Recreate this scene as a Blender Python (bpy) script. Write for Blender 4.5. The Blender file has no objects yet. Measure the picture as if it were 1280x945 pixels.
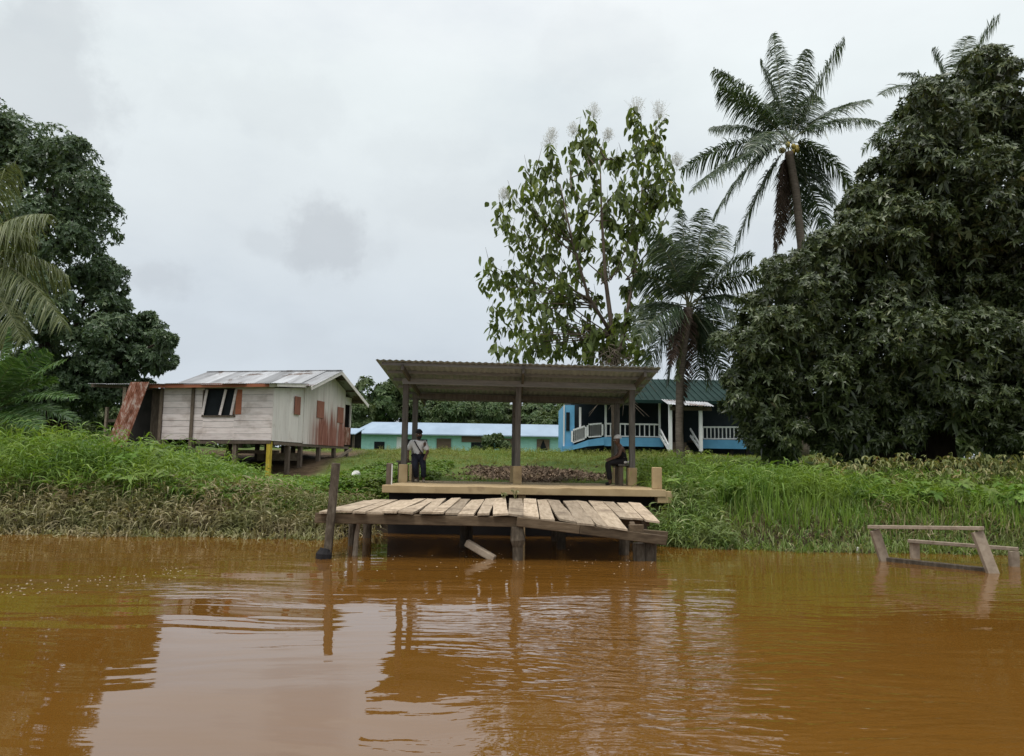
import bpy, math, random
import numpy as np
from mathutils import Vector, Matrix

C = bpy.context
SC = C.scene
COL = SC.collection
rng = np.random.default_rng(7)
random.seed(7)
R = math.radians

# ------------------------------------------------------------------ camera
F = 962.0
PITCH, ROLL, CAMH = R(6.55), R(0.9), 1.6
cam_d = bpy.data.cameras.new('camera')
cam_d.sensor_width = 36.0
cam_d.lens = F / 1280 * 36
cam_d.clip_end = 3000
cam_d.clip_start = 0.05
cam = bpy.data.objects.new('camera', cam_d)
COL.objects.link(cam)
CAMROT = Matrix.Rotation(R(90) + PITCH, 3, 'X') @ Matrix.Rotation(ROLL, 3, 'Z')
cam.matrix_world = Matrix.Translation((0, 0, CAMH)) @ CAMROT.to_4x4()
SC.camera = cam

def P(px, py, y):
    """world point seen at photo pixel (px, py) at distance y"""
    d = CAMROT @ Vector(((px - 640) / F, -(py - 472.5) / F, -1))
    s = y / d.y
    return Vector((d.x * s, y, CAMH + d.z * s))

# ------------------------------------------------------------------ render, sun, sky
SC.render.engine = 'CYCLES'
SC.cycles.use_denoising = True
SC.cycles.max_bounces = 6
SC.cycles.diffuse_bounces = 3
SC.cycles.glossy_bounces = 3
SC.cycles.transmission_bounces = 3
SC.view_settings.view_transform = 'Standard'
SC.view_settings.look = 'None'
SC.view_settings.exposure = 0.08
SC.view_settings.gamma = 1.0

SUN_EL, SUN_AZ = R(68), R(215)       # azimuth clockwise from +Y: behind the camera, a little left
sun_d = bpy.data.lights.new('sun', 'SUN')
sun_d.energy = 1.5
sun_d.angle = R(16)
sun_d.color = (1.0, 0.96, 0.9)
sun = bpy.data.objects.new('sun', sun_d)
COL.objects.link(sun)
sd = Vector((math.sin(SUN_AZ) * math.cos(SUN_EL), math.cos(SUN_AZ) * math.cos(SUN_EL), math.sin(SUN_EL)))
sun.rotation_euler = sd.to_track_quat('Z', 'Y').to_euler()

W = bpy.data.worlds.new('World')
SC.world = W
W.use_nodes = True
wn, wl = W.node_tree.nodes, W.node_tree.links
wn.clear()

def N(nodes, typ, **kw):
    n = nodes.new(typ)
    for k, v in kw.items():
        setattr(n, k, v)
    return n

def math_node(nodes, links, op, a, b=None, clamp=False):
    n = nodes.new('ShaderNodeMath')
    n.operation = op
    n.use_clamp = clamp
    for i, v in enumerate((a, b)):
        if v is None:
            continue
        if isinstance(v, (int, float)):
            n.inputs[i].default_value = v
        else:
            links.new(v, n.inputs[i])
    return n.outputs[0]

def mixc(nodes, links, fac, a, b, mode='MIX'):
    n = nodes.new('ShaderNodeMix')
    n.data_type = 'RGBA'
    n.blend_type = mode
    for sock, v in ((n.inputs['Factor'], fac), (n.inputs[6], a), (n.inputs[7], b)):
        if isinstance(v, (int, float)):
            sock.default_value = v
        elif isinstance(v, (tuple, list)):
            sock.default_value = (*v[:3], 1)
        else:
            links.new(v, sock)
    return n.outputs[2]

def ramp(nodes, links, fac, stops):
    n = nodes.new('ShaderNodeValToRGB')
    el = n.color_ramp.elements
    while len(el) < len(stops):
        el.new(0.5)
    for e, (p, c) in zip(el, stops):
        e.position = p
        e.color = (*c, 1) if len(c) == 3 else c
    links.new(fac, n.inputs[0])
    return n.outputs[0]

tc = N(wn, 'ShaderNodeTexCoord')
sky = N(wn, 'ShaderNodeTexSky')
sky.sky_type = 'NISHITA'
sky.sun_disc = False
sky.sun_elevation = SUN_EL
sky.sun_rotation = SUN_AZ
sky.air_density = 1.5
sky.dust_density = 4.0
sep = N(wn, 'ShaderNodeSeparateXYZ')
wl.new(tc.outputs['Generated'], sep.inputs[0])
zz = sep.outputs[2]
# overcast layer: brightens towards the zenith
grad = ramp(wn, wl, math_node(wn, wl, 'MAXIMUM', zz, 0.0), [
    (0.0, (.56, .62, .69)), (0.17, (.625, .69, .755)), (0.30, (.71, .765, .80)), (0.45, (.80, .86, .875)),
    (0.60, (.95, .98, 1.0)), (1.0, (1.0, 1.0, 1.0))])
grad_hi = ramp(wn, wl, zz, [(0.58, (1, 1, 1)), (0.85, (1.9, 1.9, 1.9)), (1.0, (2.0, 2.0, 2.0))])
grad = mixc(wn, wl, 1.0, grad, grad_hi, 'MULTIPLY')
nz = N(wn, 'ShaderNodeTexNoise')
nz.inputs['Scale'].default_value = 3.0
nz.inputs['Detail'].default_value = 7
nz.inputs['Roughness'].default_value = .55
mp = N(wn, 'ShaderNodeMapping')
mp.inputs['Scale'].default_value = (1, 1, 2.2)
wl.new(tc.outputs['Generated'], mp.inputs[0])
wl.new(mp.outputs[0], nz.inputs['Vector'])
cloudv = ramp(wn, wl, nz.outputs[0], [(0.28, (.89, .90, .92)), (0.47, (.99, .99, .99)), (0.72, (1.06, 1.06, 1.055))])
cloud = mixc(wn, wl, 1.0, grad, cloudv, 'MULTIPLY')
# a few darker cloud banks, each at its own direction in the sky
nz2 = N(wn, 'ShaderNodeTexNoise')
nz2.inputs['Scale'].default_value = 9.0
nz2.inputs['Detail'].default_value = 6
nz2.inputs['Roughness'].default_value = .6
wl.new(tc.outputs['Generated'], nz2.inputs['Vector'])
dark = None
for (px, py, rx, rz, amt) in ((408, 292, 54, 44, .34), (330, 306, 40, 18, .16), (196, 350, 60, 26, .22), (10, 80, 95, 95, .27), (300, 120, 150, 40, .08), (620, 250, 150, 35, .07), (520, 190, 100, 30, .07), (760, 60, 140, 40, .07), (260, 420, 160, 30, .07),
                              (440, 310, 50, 30, .12), (60, 20, 60, 60, .08)):
    d0 = (CAMROT @ Vector(((px - 640) / F, -(py - 472.5) / F, -1))).normalized()
    sub = N(wn, 'ShaderNodeVectorMath', operation='SUBTRACT')
    wl.new(tc.outputs['Generated'], sub.inputs[0])
    sub.inputs[1].default_value = d0
    scl = N(wn, 'ShaderNodeVectorMath', operation='MULTIPLY')
    wl.new(sub.outputs[0], scl.inputs[0])
    scl.inputs[1].default_value = (F / rx, F / rx, F / rz)
    ln = N(wn, 'ShaderNodeVectorMath', operation='LENGTH')
    wl.new(scl.outputs[0], ln.inputs[0])
    dd = math_node(wn, wl, 'ADD', ln.outputs['Value'], math_node(wn, wl, 'MULTIPLY', math_node(wn, wl, 'SUBTRACT', nz2.outputs[0], .5), 3.6))
    mr = N(wn, 'ShaderNodeMapRange', interpolation_type='SMOOTHSTEP')
    mr.inputs[1].default_value = 1.15
    mr.inputs[2].default_value = 0.35
    mr.inputs[3].default_value = 0.0
    mr.inputs[4].default_value = amt
    wl.new(dd, mr.inputs[0])
    dark = mr.outputs[0] if dark is None else math_node(wn, wl, 'MAXIMUM', dark, mr.outputs[0])
cloud = mixc(wn, wl, dark, cloud, (.36, .38, .42))
cl10 = N(wn, 'ShaderNodeVectorMath', operation='SCALE')
wl.new(cloud, cl10.inputs[0])
cl10.inputs['Scale'].default_value = 10.0
fin = mixc(wn, wl, .96, sky.outputs[0], cl10.outputs[0])
bg = N(wn, 'ShaderNodeBackground')
bg.inputs['Strength'].default_value = 0.1
wl.new(fin, bg.inputs['Color'])
wo = N(wn, 'ShaderNodeOutputWorld')
wl.new(bg.outputs[0], wo.inputs[0])

# ------------------------------------------------------------------ materials
def base_mat(name):
    m = bpy.data.materials.new(name)
    m.use_nodes = True
    nt = m.node_tree
    b = nt.nodes['Principled BSDF']
    return m, nt.nodes, nt.links, b

def noise(nodes, links, vec, scale, detail=5, rough=.55, stretch=None):
    if stretch is not None:
        mp = nodes.new('ShaderNodeMapping')
        mp.inputs['Scale'].default_value = stretch
        links.new(vec, mp.inputs[0])
        vec = mp.outputs[0]
    n = nodes.new('ShaderNodeTexNoise')
    n.inputs['Scale'].default_value = scale
    n.inputs['Detail'].default_value = detail
    n.inputs['Roughness'].default_value = rough
    links.new(vec, n.inputs['Vector'])
    return n.outputs[0]

def rough_mat(name, stops, scale=3.0, stretch=(1, 1, 1), rough=.85, bump=.4, bdist=.01, tone=.25, fine=None, spec=.3, metal=0.0,
              stain=None, stain_scale=1.2, stain_lo=.5, stain_hi=.62):
    """aged surface: noise-driven colour, per-piece tone from the rnd attribute, optional stain patches"""
    m, n, l, b = base_mat(name)
    t = n.new('ShaderNodeTexCoord')
    v = t.outputs['Object']
    a = n.new('ShaderNodeAttribute')
    a.attribute_name = 'rnd'
    off = n.new('ShaderNodeVectorMath')
    off.operation = 'ADD'
    sc = n.new('ShaderNodeVectorMath')
    sc.operation = 'SCALE'
    sc.inputs['Scale'].default_value = 37.0
    cx = n.new('ShaderNodeCombineXYZ')
    for i in range(3):
        l.new(a.outputs['Fac'], cx.inputs[i])
    l.new(cx.outputs[0], sc.inputs[0])
    l.new(v, off.inputs[0])
    l.new(sc.outputs[0], off.inputs[1])
    f = noise(n, l, off.outputs[0], scale, 6, .62, stretch)
    c = ramp(n, l, f, stops)
    if stain:
        sf = noise(n, l, v, stain_scale, 5, .6)
        sr = ramp(n, l, sf, [(stain_lo, (0, 0, 0)), (stain_hi, (1, 1, 1))])
        c = mixc(n, l, sr, c, stain)
    tv = math_node(n, l, 'ADD', math_node(n, l, 'MULTIPLY', a.outputs['Fac'], 2 * tone), 1 - tone)
    tn = n.new('ShaderNodeCombineColor')
    for i in range(3):
        l.new(tv, tn.inputs[i])
    c = mixc(n, l, 1.0, c, tn.outputs[0], 'MULTIPLY')
    l.new(c, b.inputs['Base Color'])
    b.inputs['Roughness'].default_value = rough
    b.inputs['Specular IOR Level'].default_value = spec
    b.inputs['Metallic'].default_value = metal
    ff = noise(n, l, off.outputs[0], fine or scale * 4, 5, .65, stretch)
    bp = n.new('ShaderNodeBump')
    bp.inputs['Strength'].default_value = bump
    bp.inputs['Distance'].default_value = bdist
    l.new(ff, bp.inputs['Height'])
    l.new(bp.outputs[0], b.inputs['Normal'])
    return m

def leaf_mat(name, stops, trans=.3, rough=.5, spec=.25, patch=None, patch_scale=.5, tint=None):
    m, n, l, b = base_mat(name)
    a = n.new('ShaderNodeAttribute')
    a.attribute_name = 'rnd'
    c = ramp(n, l, a.outputs['Fac'], stops)
    if patch:
        t = n.new('ShaderNodeTexCoord')
        pf = ramp(n, l, noise(n, l, t.outputs['Object'], patch_scale, 4, .6), [(.42, (0, 0, 0)), (.62, (1, 1, 1))])
        pf = math_node(n, l, 'MULTIPLY', pf, .75)
        c = mixc(n, l, pf, c, patch)
    l.new(c, b.inputs['Base Color'])
    b.inputs['Roughness'].default_value = rough
    b.inputs['Specular IOR Level'].default_value = spec
    if trans > 0:
        tr = n.new('ShaderNodeBsdfTranslucent')
        c2 = mixc(n, l, 1.0, c, tint or (1.25, 1.25, .55), 'MULTIPLY')
        l.new(c2, tr.inputs['Color'])
        mx = n.new('ShaderNodeMixShader')
        mx.inputs[0].default_value = trans
        l.new(b.outputs[0], mx.inputs[1])
        l.new(tr.outputs[0], mx.inputs[2])
        l.new(mx.outputs[0], n['Material Output'].inputs['Surface'])
    return m

M = {}
M['deck'] = rough_mat('weathered_deck_wood', [(.25, (.20, .15, .10)), (.5, (.35, .275, .195)), (.75, (.46, .375, .28))], 3, (6, .7, 6), .9, .6, .008, .3, stain=(.15, .11, .075), stain_scale=1.8, stain_lo=.52, stain_hi=.72)
M['beam'] = rough_mat('old_beam_wood', [(.25, (.045, .03, .018)), (.5, (.10, .07, .042)), (.75, (.17, .125, .08))], 3, (.8, 5, 5), .9, .6, .01, .2)
M['pile'] = rough_mat('wet_pile_wood', [(.25, (.03, .022, .014)), (.5, (.075, .058, .04)), (.75, (.15, .125, .095))], 4, (4, 4, 1.2), .8, .7, .015, .25)
M['post_wood'] = rough_mat('grey_post_wood', [(.25, (.065, .058, .05)), (.55, (.12, .108, .094)), (.8, (.18, .165, .145))], 4, (5, 5, .6), .85, .4, .006, .15)
M['shed_wood'] = rough_mat('shed_wood', [(.25, (.07, .05, .035)), (.55, (.13, .10, .075)), (.8, (.2, .165, .125))], 4, (4, 4, 1), .9, .4, .006, .25)
M['pale_wood'] = rough_mat('bleached_wood', [(.25, (.17, .13, .09)), (.5, (.27, .215, .16)), (.8, (.36, .30, .23))], 4, (2, 2, 2), .85, .5, .006, .2)
M['concrete'] = rough_mat('muddy_concrete', [(.25, (.29, .205, .105)), (.5, (.39, .285, .155)), (.75, (.46, .345, .20))], 2.2, (1, 1, 1), .92, .3, .006, .08,
                          stain=(.26, .18, .10), stain_scale=2.6, stain_lo=.56, stain_hi=.7)
M['roof_under'] = rough_mat('grey_roof_sheet', [(.3, (.24, .26, .28)), (.6, (.31, .33, .35)), (.8, (.36, .38, .40))], 2, (1, 1, 1), .6, .1, .003, .1)
M['purlin'] = rough_mat('purlin_wood', [(.3, (.17, .172, .17)), (.6, (.24, .242, .24)), (.8, (.31, .31, .305))], 4, (.6, 5, 5), .85, .3, .004, .15)
M['zinc'] = rough_mat('weathered_zinc_roof', [(.3, (.20, .20, .205)), (.5, (.31, .315, .325)), (.75, (.42, .435, .45))], .9, (2.6, .5, 1), .6, .1, .003, .3, stain=(.12, .09, .075), stain_scale=.8, stain_lo=.54, stain_hi=.60, metal=.1)
M['rust'] = rough_mat('rusty_sheet', [(.30, (.09, .03, .016)), (.42, (.19, .07, .038)), (.52, (.28, .13, .09)), (.62, (.44, .34, .29)), (.75, (.50, .43, .39))], 3.4, (1.6, 1.6, .8), .85, .3, .004, .12)
M['plank_white'] = rough_mat('faded_white_boards', [(.25, (.50, .425, .395)), (.5, (.70, .61, .585)), (.75, (.76, .685, .66))], 2.2, (.8, 2, 5), .85, .3, .005, .09, stain=(.40, .32, .28), stain_scale=1.1, stain_lo=.54, stain_hi=.74)
M['panel_white'] = rough_mat('cream_panel', [(.25, (.62, .56, .52)), (.5, (.73, .67, .63)), (.75, (.77, .72, .68))], 2, (3, 3, .6), .8, .15, .003, .05, stain=(.50, .43, .38), stain_scale=1.1, stain_lo=.58, stain_hi=.76)
M['orange'] = rough_mat('faded_orange_paint', [(.3, (.26, .085, .045)), (.6, (.36, .125, .065)), (.8, (.40, .20, .12))], 3, (.8, 3, 3), .75, .2, .003, .1)
M['shutter'] = rough_mat('red_shutter_paint', [(.3, (.24, .085, .055)), (.6, (.32, .13, .085)), (.8, (.40, .22, .16))], 3, (3, 3, 1), .75, .2, .003, .1)
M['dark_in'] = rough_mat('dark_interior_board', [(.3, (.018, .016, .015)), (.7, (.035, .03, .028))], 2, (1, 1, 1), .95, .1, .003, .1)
M['yellow'] = rough_mat('yellow_painted_post', [(.3, (.30, .22, .02)), (.6, (.48, .36, .04)), (.8, (.5, .4, .1))], 3, (3, 3, 1), .7, .2, .003, .1)
M['teal'] = rough_mat('teal_paint', [(.3, (.28, .54, .49)), (.6, (.35, .63, .57)), (.8, (.43, .68, .62))], 2, (1, 1, 2), .75, .1, .003, .08)
M['blue_roof'] = rough_mat('pale_blue_roof', [(.3, (.23, .30, .38)), (.6, (.28, .36, .45)), (.8, (.33, .41, .50))], .5, (1, .4, 1), .7, .05, .003, .05)
M['brown_board'] = rough_mat('brown_shutter_boards', [(.3, (.11, .075, .055)), (.6, (.17, .12, .09)), (.8, (.22, .17, .13))], 2, (.6, 2, 5), .85, .2, .003, .15)
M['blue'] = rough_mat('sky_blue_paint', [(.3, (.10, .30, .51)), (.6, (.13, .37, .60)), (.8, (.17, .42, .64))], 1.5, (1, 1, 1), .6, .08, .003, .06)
M['blue_shade'] = rough_mat('veranda_shade_wall', [(.3, (.018, .028, .034)), (.7, (.03, .042, .05))], 1.5, (1, 1, 1), .8, .08, .003, .06)  # veranda shade painted into the house wall's base colour
M['white'] = rough_mat('white_paint', [(.3, (.66, .67, .68)), (.7, (.78, .79, .80))], 2, (1, 1, 1), .6, .05, .002, .05)
M['green_roof'] = rough_mat('dark_green_roof', [(.3, (.008, .022, .019)), (.6, (.013, .034, .029)), (.8, (.02, .045, .04))], .8, (1, 1, 1), .8, .08, .003, .08, spec=.1)
M['glass'] = rough_mat('dark_window', [(.3, (.010, .012, .014)), (.7, (.016, .02, .023))], 2, (1, 1, 1), .6, .0, .001, .05, spec=.1)
M['bark'] = rough_mat('grey_brown_bark', [(.3, (.06, .045, .032)), (.55, (.13, .10, .075)), (.8, (.20, .165, .13))], 5, (1, 1, .4), .95, .8, .02, .1)
M['bark_dark'] = rough_mat('dark_bark', [(.3, (.02, .014, .010)), (.55, (.04, .028, .02)), (.8, (.065, .048, .035))], 4, (1, 1, .4), .95, .8, .02, .1)
M['bark_palm'] = rough_mat('palm_bark', [(.3, (.075, .06, .045)), (.55, (.14, .115, .09)), (.8, (.21, .18, .15))], 5, (.6, .6, 4), .95, .7, .02, .1)
M['twig'] = rough_mat('pale_twig', [(.3, (.14, .11, .085)), (.7, (.27, .225, .18))], 5, (1, 1, 1), .95, .3, .01, .1)
M['stone'] = rough_mat('pale_stone', [(.3, (.50, .49, .46)), (.7, (.68, .67, .64))], 5, (1, 1, 1), .9, .5, .02, .1)
M['coconut'] = rough_mat('coconut_husk', [(.3, (.30, .22, .04)), (.7, (.42, .33, .07))], 4, (1, 1, 1), .6, .2, .005, .35)
M['skin'] = rough_mat('brown_skin', [(.3, (.10, .052, .033)), (.7, (.145, .08, .053))], 6, (1, 1, 1), .5, .05, .002, .02)
M['shirt'] = rough_mat('pale_grey_cloth', [(.3, (.58, .57, .56)), (.7, (.74, .73, .72))], 7, (1, 1, 1), .9, .5, .02, .03)
M['navy'] = rough_mat('navy_cloth', [(.3, (.008, .009, .016)), (.7, (.016, .018, .03))], 7, (1, 1, 1), .9, .5, .02, .03)
M['black'] = rough_mat('black_cloth', [(.3, (.008, .007, .008)), (.7, (.016, .014, .015))], 7, (1, 1, 1), .85, .4, .015, .03)
M['cap_white'] = rough_mat('white_cloth', [(.3, (.55, .53, .50)), (.7, (.68, .66, .63))], 7, (1, 1, 1), .9, .3, .01, .03)
M['shoe'] = rough_mat('grey_shoe', [(.3, (.20, .17, .13)), (.7, (.28, .24, .19))], 7, (1, 1, 1), .8, .2, .01, .03)
M['eye'] = rough_mat('eye_white', [(.3, (.5, .47, .43)), (.7, (.55, .52, .48))], 7, (1, 1, 1), .3, .0, .001, .0)
M['foam'] = rough_mat('dull_foam', [(.3, (.36, .30, .22)), (.7, (.5, .44, .36))], 5, (1, 1, 1), .9, .0, .001, .1)
M['litter'] = rough_mat('dry_litter', [(.3, (.09, .062, .04)), (.55, (.175, .125, .085)), (.8, (.32, .25, .18))], 5, (1, 1, 1), .95, .3, .01, .45)

M['mango'] = leaf_mat('mango_leaf', [(0, (.018, .028, .010)), (.4, (.046, .066, .023)), (.75, (.092, .120, .045)), (.95, (.165, .185, .08)), (1, (.18, .13, .055))], .15, .38, .45)
M['broad'] = leaf_mat('broad_leaf_dark', [(0, (.030, .054, .024)), (.45, (.068, .110, .052)), (.8, (.12, .172, .085)), (1, (.18, .22, .12))], .2, .40, .4)
M['teak'] = leaf_mat('big_leaf', [(0, (.055, .075, .022)), (.45, (.105, .145, .042)), (.8, (.175, .22, .07)), (.95, (.27, .31, .09)), (1, (.34, .29, .08))], .36, .5, .3)
M['plume'] = leaf_mat('seed_plume', [(0, (.55, .55, .52)), (1, (.7, .7, .67))], .5, .9, .1, tint=(1, 1, 1))
M['frond'] = leaf_mat('palm_leaflet', [(0, (.026, .046, .024)), (.5, (.055, .086, .044)), (1, (.12, .155, .085))], .25, .32, .5)
M['frond_old'] = leaf_mat('olive_leaflet', [(0, (.065, .085, .03)), (.5, (.12, .145, .055)), (1, (.20, .22, .095))], .28, .45, .35)
M['frond_lush'] = leaf_mat('lush_leaflet', [(0, (.04, .09, .025)), (.5, (.085, .165, .05)), (1, (.17, .25, .09))], .3, .4, .35)
M['frond_dead'] = leaf_mat('dead_leaflet', [(0, (.04, .028, .022)), (1, (.115, .082, .062))], .15, .8, .1)
M['rachis'] = rough_mat('frond_rib', [(.3, (.10, .11, .05)), (.7, (.16, .16, .08))], 4, (1, 1, 1), .6, .1, .003, .1)
M['forest'] = leaf_mat('forest_leaf', [(0, (.035, .065, .03)), (.5, (.07, .115, .045)), (1, (.13, .17, .075))], .2, .5, .2, patch=(.10, .11, .045), patch_scale=.08)
M['grass_tall'] = leaf_mat('tall_grass_blade', [(0, (.05, .10, .015)), (.35, (.10, .185, .028)), (.75, (.17, .27, .05)), (1, (.30, .36, .12))], .35, .5, .25, patch=(.20, .28, .05), patch_scale=.6)
M['grass_reed'] = leaf_mat('reed_blade', [(0, (.06, .11, .022)), (.4, (.115, .185, .04)), (.75, (.19, .26, .075)), (1, (.36, .37, .19))], .3, .5, .25, patch=(.17, .20, .075), patch_scale=1.1)
M['grass_dry'] = leaf_mat('mud_coated_blade', [(0, (.09, .075, .036)), (.35, (.18, .15, .075)), (.7, (.29, .245, .145)), (1, (.46, .40, .28))], .2, .8, .1, patch=(.15, .17, .065), patch_scale=.7)
M['creeper'] = leaf_mat('creeping_leaf', [(0, (.055, .115, .016)), (.5, (.115, .215, .03)), (1, (.20, .30, .065))], .3, .5, .2, patch=(.15, .19, .05), patch_scale=.9)
M['lawn'] = leaf_mat('lawn_blade', [(0, (.10, .15, .025)), (.5, (.17, .225, .045)), (1, (.27, .29, .10))], .3, .6, .15, patch=(.24, .22, .085), patch_scale=.35)
M['wilt'] = leaf_mat('wilted_leaf', [(0, (.09, .11, .035)), (.45, (.20, .22, .085)), (.8, (.30, .29, .14)), (.95, (.32, .23, .11)), (1, (.20, .11, .06))], .3, .6, .2)

# ground: mud below, grass soil above, bare litter patch, from the sheet's own attribute
def ground_mat():
    m, n, l, b = base_mat('bank_soil')
    t = n.new('ShaderNodeTexCoord')
    v = t.outputs['Object']
    f = noise(n, l, v, 1.2, 8, .65)
    grass = ramp(n, l, f, [(.3, (.05, .085, .02)), (.55, (.085, .125, .03)), (.75, (.13, .145, .045))])
    mud = ramp(n, l, noise(n, l, v, 3, 8, .7), [(.3, (.05, .035, .02)), (.55, (.11, .075, .045)), (.75, (.17, .12, .075))])
    a = n.new('ShaderNodeAttribute')
    a.attribute_name = 'bare'
    sz = n.new('ShaderNodeSeparateXYZ')
    l.new(v, sz.inputs[0])
    low_shade = n.new('ShaderNodeMapRange')
    low_shade.inputs[1].default_value = .55
    low_shade.inputs[2].default_value = .15
    l.new(sz.outputs[2], low_shade.inputs[0])
    mud = mixc(n, l, low_shade.outputs[0], mud, (.03, .021, .013))  # wet mud by the water, painted darker for shade under the dock
    c = mixc(n, l, a.outputs['Fac'], grass, mud)
    l.new(c, b.inputs['Base Color'])
    b.inputs['Roughness'].default_value = .95
    b.inputs['Specular IOR Level'].default_value = .1
    bp = n.new('ShaderNodeBump')
    bp.inputs['Strength'].default_value = .8
    bp.inputs['Distance'].default_value = .05
    l.new(noise(n, l, v, 9, 8, .7), bp.inputs['Height'])
    l.new(bp.outputs[0], b.inputs['Normal'])
    return m
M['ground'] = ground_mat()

def water_mat():
    m, n, l, b = base_mat('murky_river_water')
    t = n.new('ShaderNodeTexCoord')
    v = t.outputs['Object']
    c = ramp(n, l, noise(n, l, v, .12, 4, .6, (.6, 1.5, 1)), [(.35, (.122, .0535, .0086)), (.65, (.146, .065, .0112))])
    l.new(c, b.inputs['Base Color'])
    b.inputs['Roughness'].default_value = .015
    b.inputs['IOR'].default_value = 1.68
    b.inputs['Specular IOR Level'].default_value = .5
    # long slow swell, small cross ripples, and wind patches where ripples are stronger
    warp = n.new('ShaderNodeTexNoise')
    warp.inputs['Scale'].default_value = .35
    warp.inputs['Detail'].default_value = 2
    l.new(v, warp.inputs['Vector'])
    wv = n.new('ShaderNodeVectorMath')
    wv.operation = 'MULTIPLY_ADD'
    l.new(warp.outputs['Color'], wv.inputs[0])
    wv.inputs[1].default_value = (1.2, 1.2, 0)
    l.new(v, wv.inputs[2])
    swell = noise(n, l, wv.outputs[0], 1.0, 2, .5, (.32, 1.5, 1))
    rip = noise(n, l, wv.outputs[0], 1.0, 2.5, .5, (1.6, 5.5, 1))
    fine = noise(n, l, wv.outputs[0], 1.0, 2, .5, (6, 14, 1))
    mask = ramp(n, l, noise(n, l, v, .22, 3, .6, (1, 1, 1)), [(.38, (.25, .25, .25)), (.62, (1, 1, 1))])
    # ripples spread from the right-hand side of the reach (object x grows to the right)
    sx = n.new('ShaderNodeSeparateXYZ')
    l.new(v, sx.inputs[0])
    mr = n.new('ShaderNodeMapRange')
    mr.inputs[1].default_value = -1.6
    mr.inputs[2].default_value = 1.0
    mr.inputs[3].default_value = .28
    mr.inputs[4].default_value = 1.0
    l.new(sx.outputs[0], mr.inputs[0])
    mk = math_node(n, l, 'MULTIPLY', mask, mr.outputs[0])
    for (cx, cy, rx, ry, gain) in ((1.5, 6.8, 2.3, 4.6, 2.3), (-4.6, 10.0, 3.2, .9, 2.2), (-1.5, 10.6, 1.8, .5, 1.2), (-2.3, 9.2, 1.6, .5, 1.0)):
        q = n.new('ShaderNodeVectorMath'); q.operation = 'SUBTRACT'
        l.new(v, q.inputs[0]); q.inputs[1].default_value = (cx, cy, 0)
        q2 = n.new('ShaderNodeVectorMath'); q2.operation = 'MULTIPLY'
        l.new(q.outputs[0], q2.inputs[0]); q2.inputs[1].default_value = (1 / rx, 1 / ry, 0)
        q3 = n.new('ShaderNodeVectorMath'); q3.operation = 'LENGTH'
        l.new(q2.outputs[0], q3.inputs[0])
        m2 = n.new('ShaderNodeMapRange'); m2.interpolation_type = 'SMOOTHSTEP'
        m2.inputs[1].default_value = 1.0; m2.inputs[2].default_value = .3
        m2.inputs[3].default_value = 0.0; m2.inputs[4].default_value = gain
        l.new(q3.outputs['Value'], m2.inputs[0])
        mk = math_node(n, l, 'ADD', mk, m2.outputs[0])
    h = math_node(n, l, 'MULTIPLY', swell, .015)
    h = math_node(n, l, 'ADD', h, math_node(n, l, 'MULTIPLY', math_node(n, l, 'MULTIPLY', rip, .0085), mk))
    h = math_node(n, l, 'ADD', h, math_node(n, l, 'MULTIPLY', math_node(n, l, 'MULTIPLY', fine, .0013), mk))
    bp = n.new('ShaderNodeBump')
    bp.inputs['Strength'].default_value = 1.0
    bp.inputs['Distance'].default_value = 1.0
    l.new(h, bp.inputs['Height'])
    l.new(bp.outputs[0], b.inputs['Normal'])
    return m
M['water'] = water_mat()

# ------------------------------------------------------------------ mesh helpers
def np_mesh(name, verts, faces, rnd=None, attr='rnd', smooth=False):
    """verts (n,3), faces (m,k) all of the same size"""
    me = bpy.data.meshes.new(name)
    verts = np.asarray(verts, dtype=np.float32)
    faces = np.asarray(faces, dtype=np.int32)
    k = faces.shape[1]
    me.vertices.add(len(verts))
    me.vertices.foreach_set('co', verts.ravel())
    me.loops.add(faces.size)
    me.loops.foreach_set('vertex_index', faces.ravel())
    me.polygons.add(len(faces))
    me.polygons.foreach_set('loop_start', np.arange(0, faces.size, k, dtype=np.int32))
    me.polygons.foreach_set('loop_total', np.full(len(faces), k, dtype=np.int32))
    if smooth:
        me.polygons.foreach_set('use_smooth', np.ones(len(faces), dtype=bool))
    me.update(calc_edges=True)
    if rnd is not None:
        at = me.attributes.new(attr, 'FLOAT', 'POINT')
        at.data.foreach_set('value', np.asarray(rnd, dtype=np.float32))
    me.validate()
    return me

def link(name, me, mat, parent=None):
    o = bpy.data.objects.new(name, me)
    COL.objects.link(o)
    if mat is not None:
        me.materials.append(mat)
    if parent is not None:
        o.parent = parent
    return o

def tag(o, label=None, cat=None, group=None, kind=None):
    for k, v in (('label', label), ('category', cat), ('group', group), ('kind', kind)):
        if v:
            o[k] = v
    return o

def thing(name, label, cat, loc=(0, 0, 0), rotz=0.0, group=None):
    o = bpy.data.objects.new(name, None)
    o.empty_display_size = .3
    COL.objects.link(o)
    o.location = loc
    o.rotation_euler = (0, 0, rotz)
    return tag(o, label, cat, group)

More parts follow.
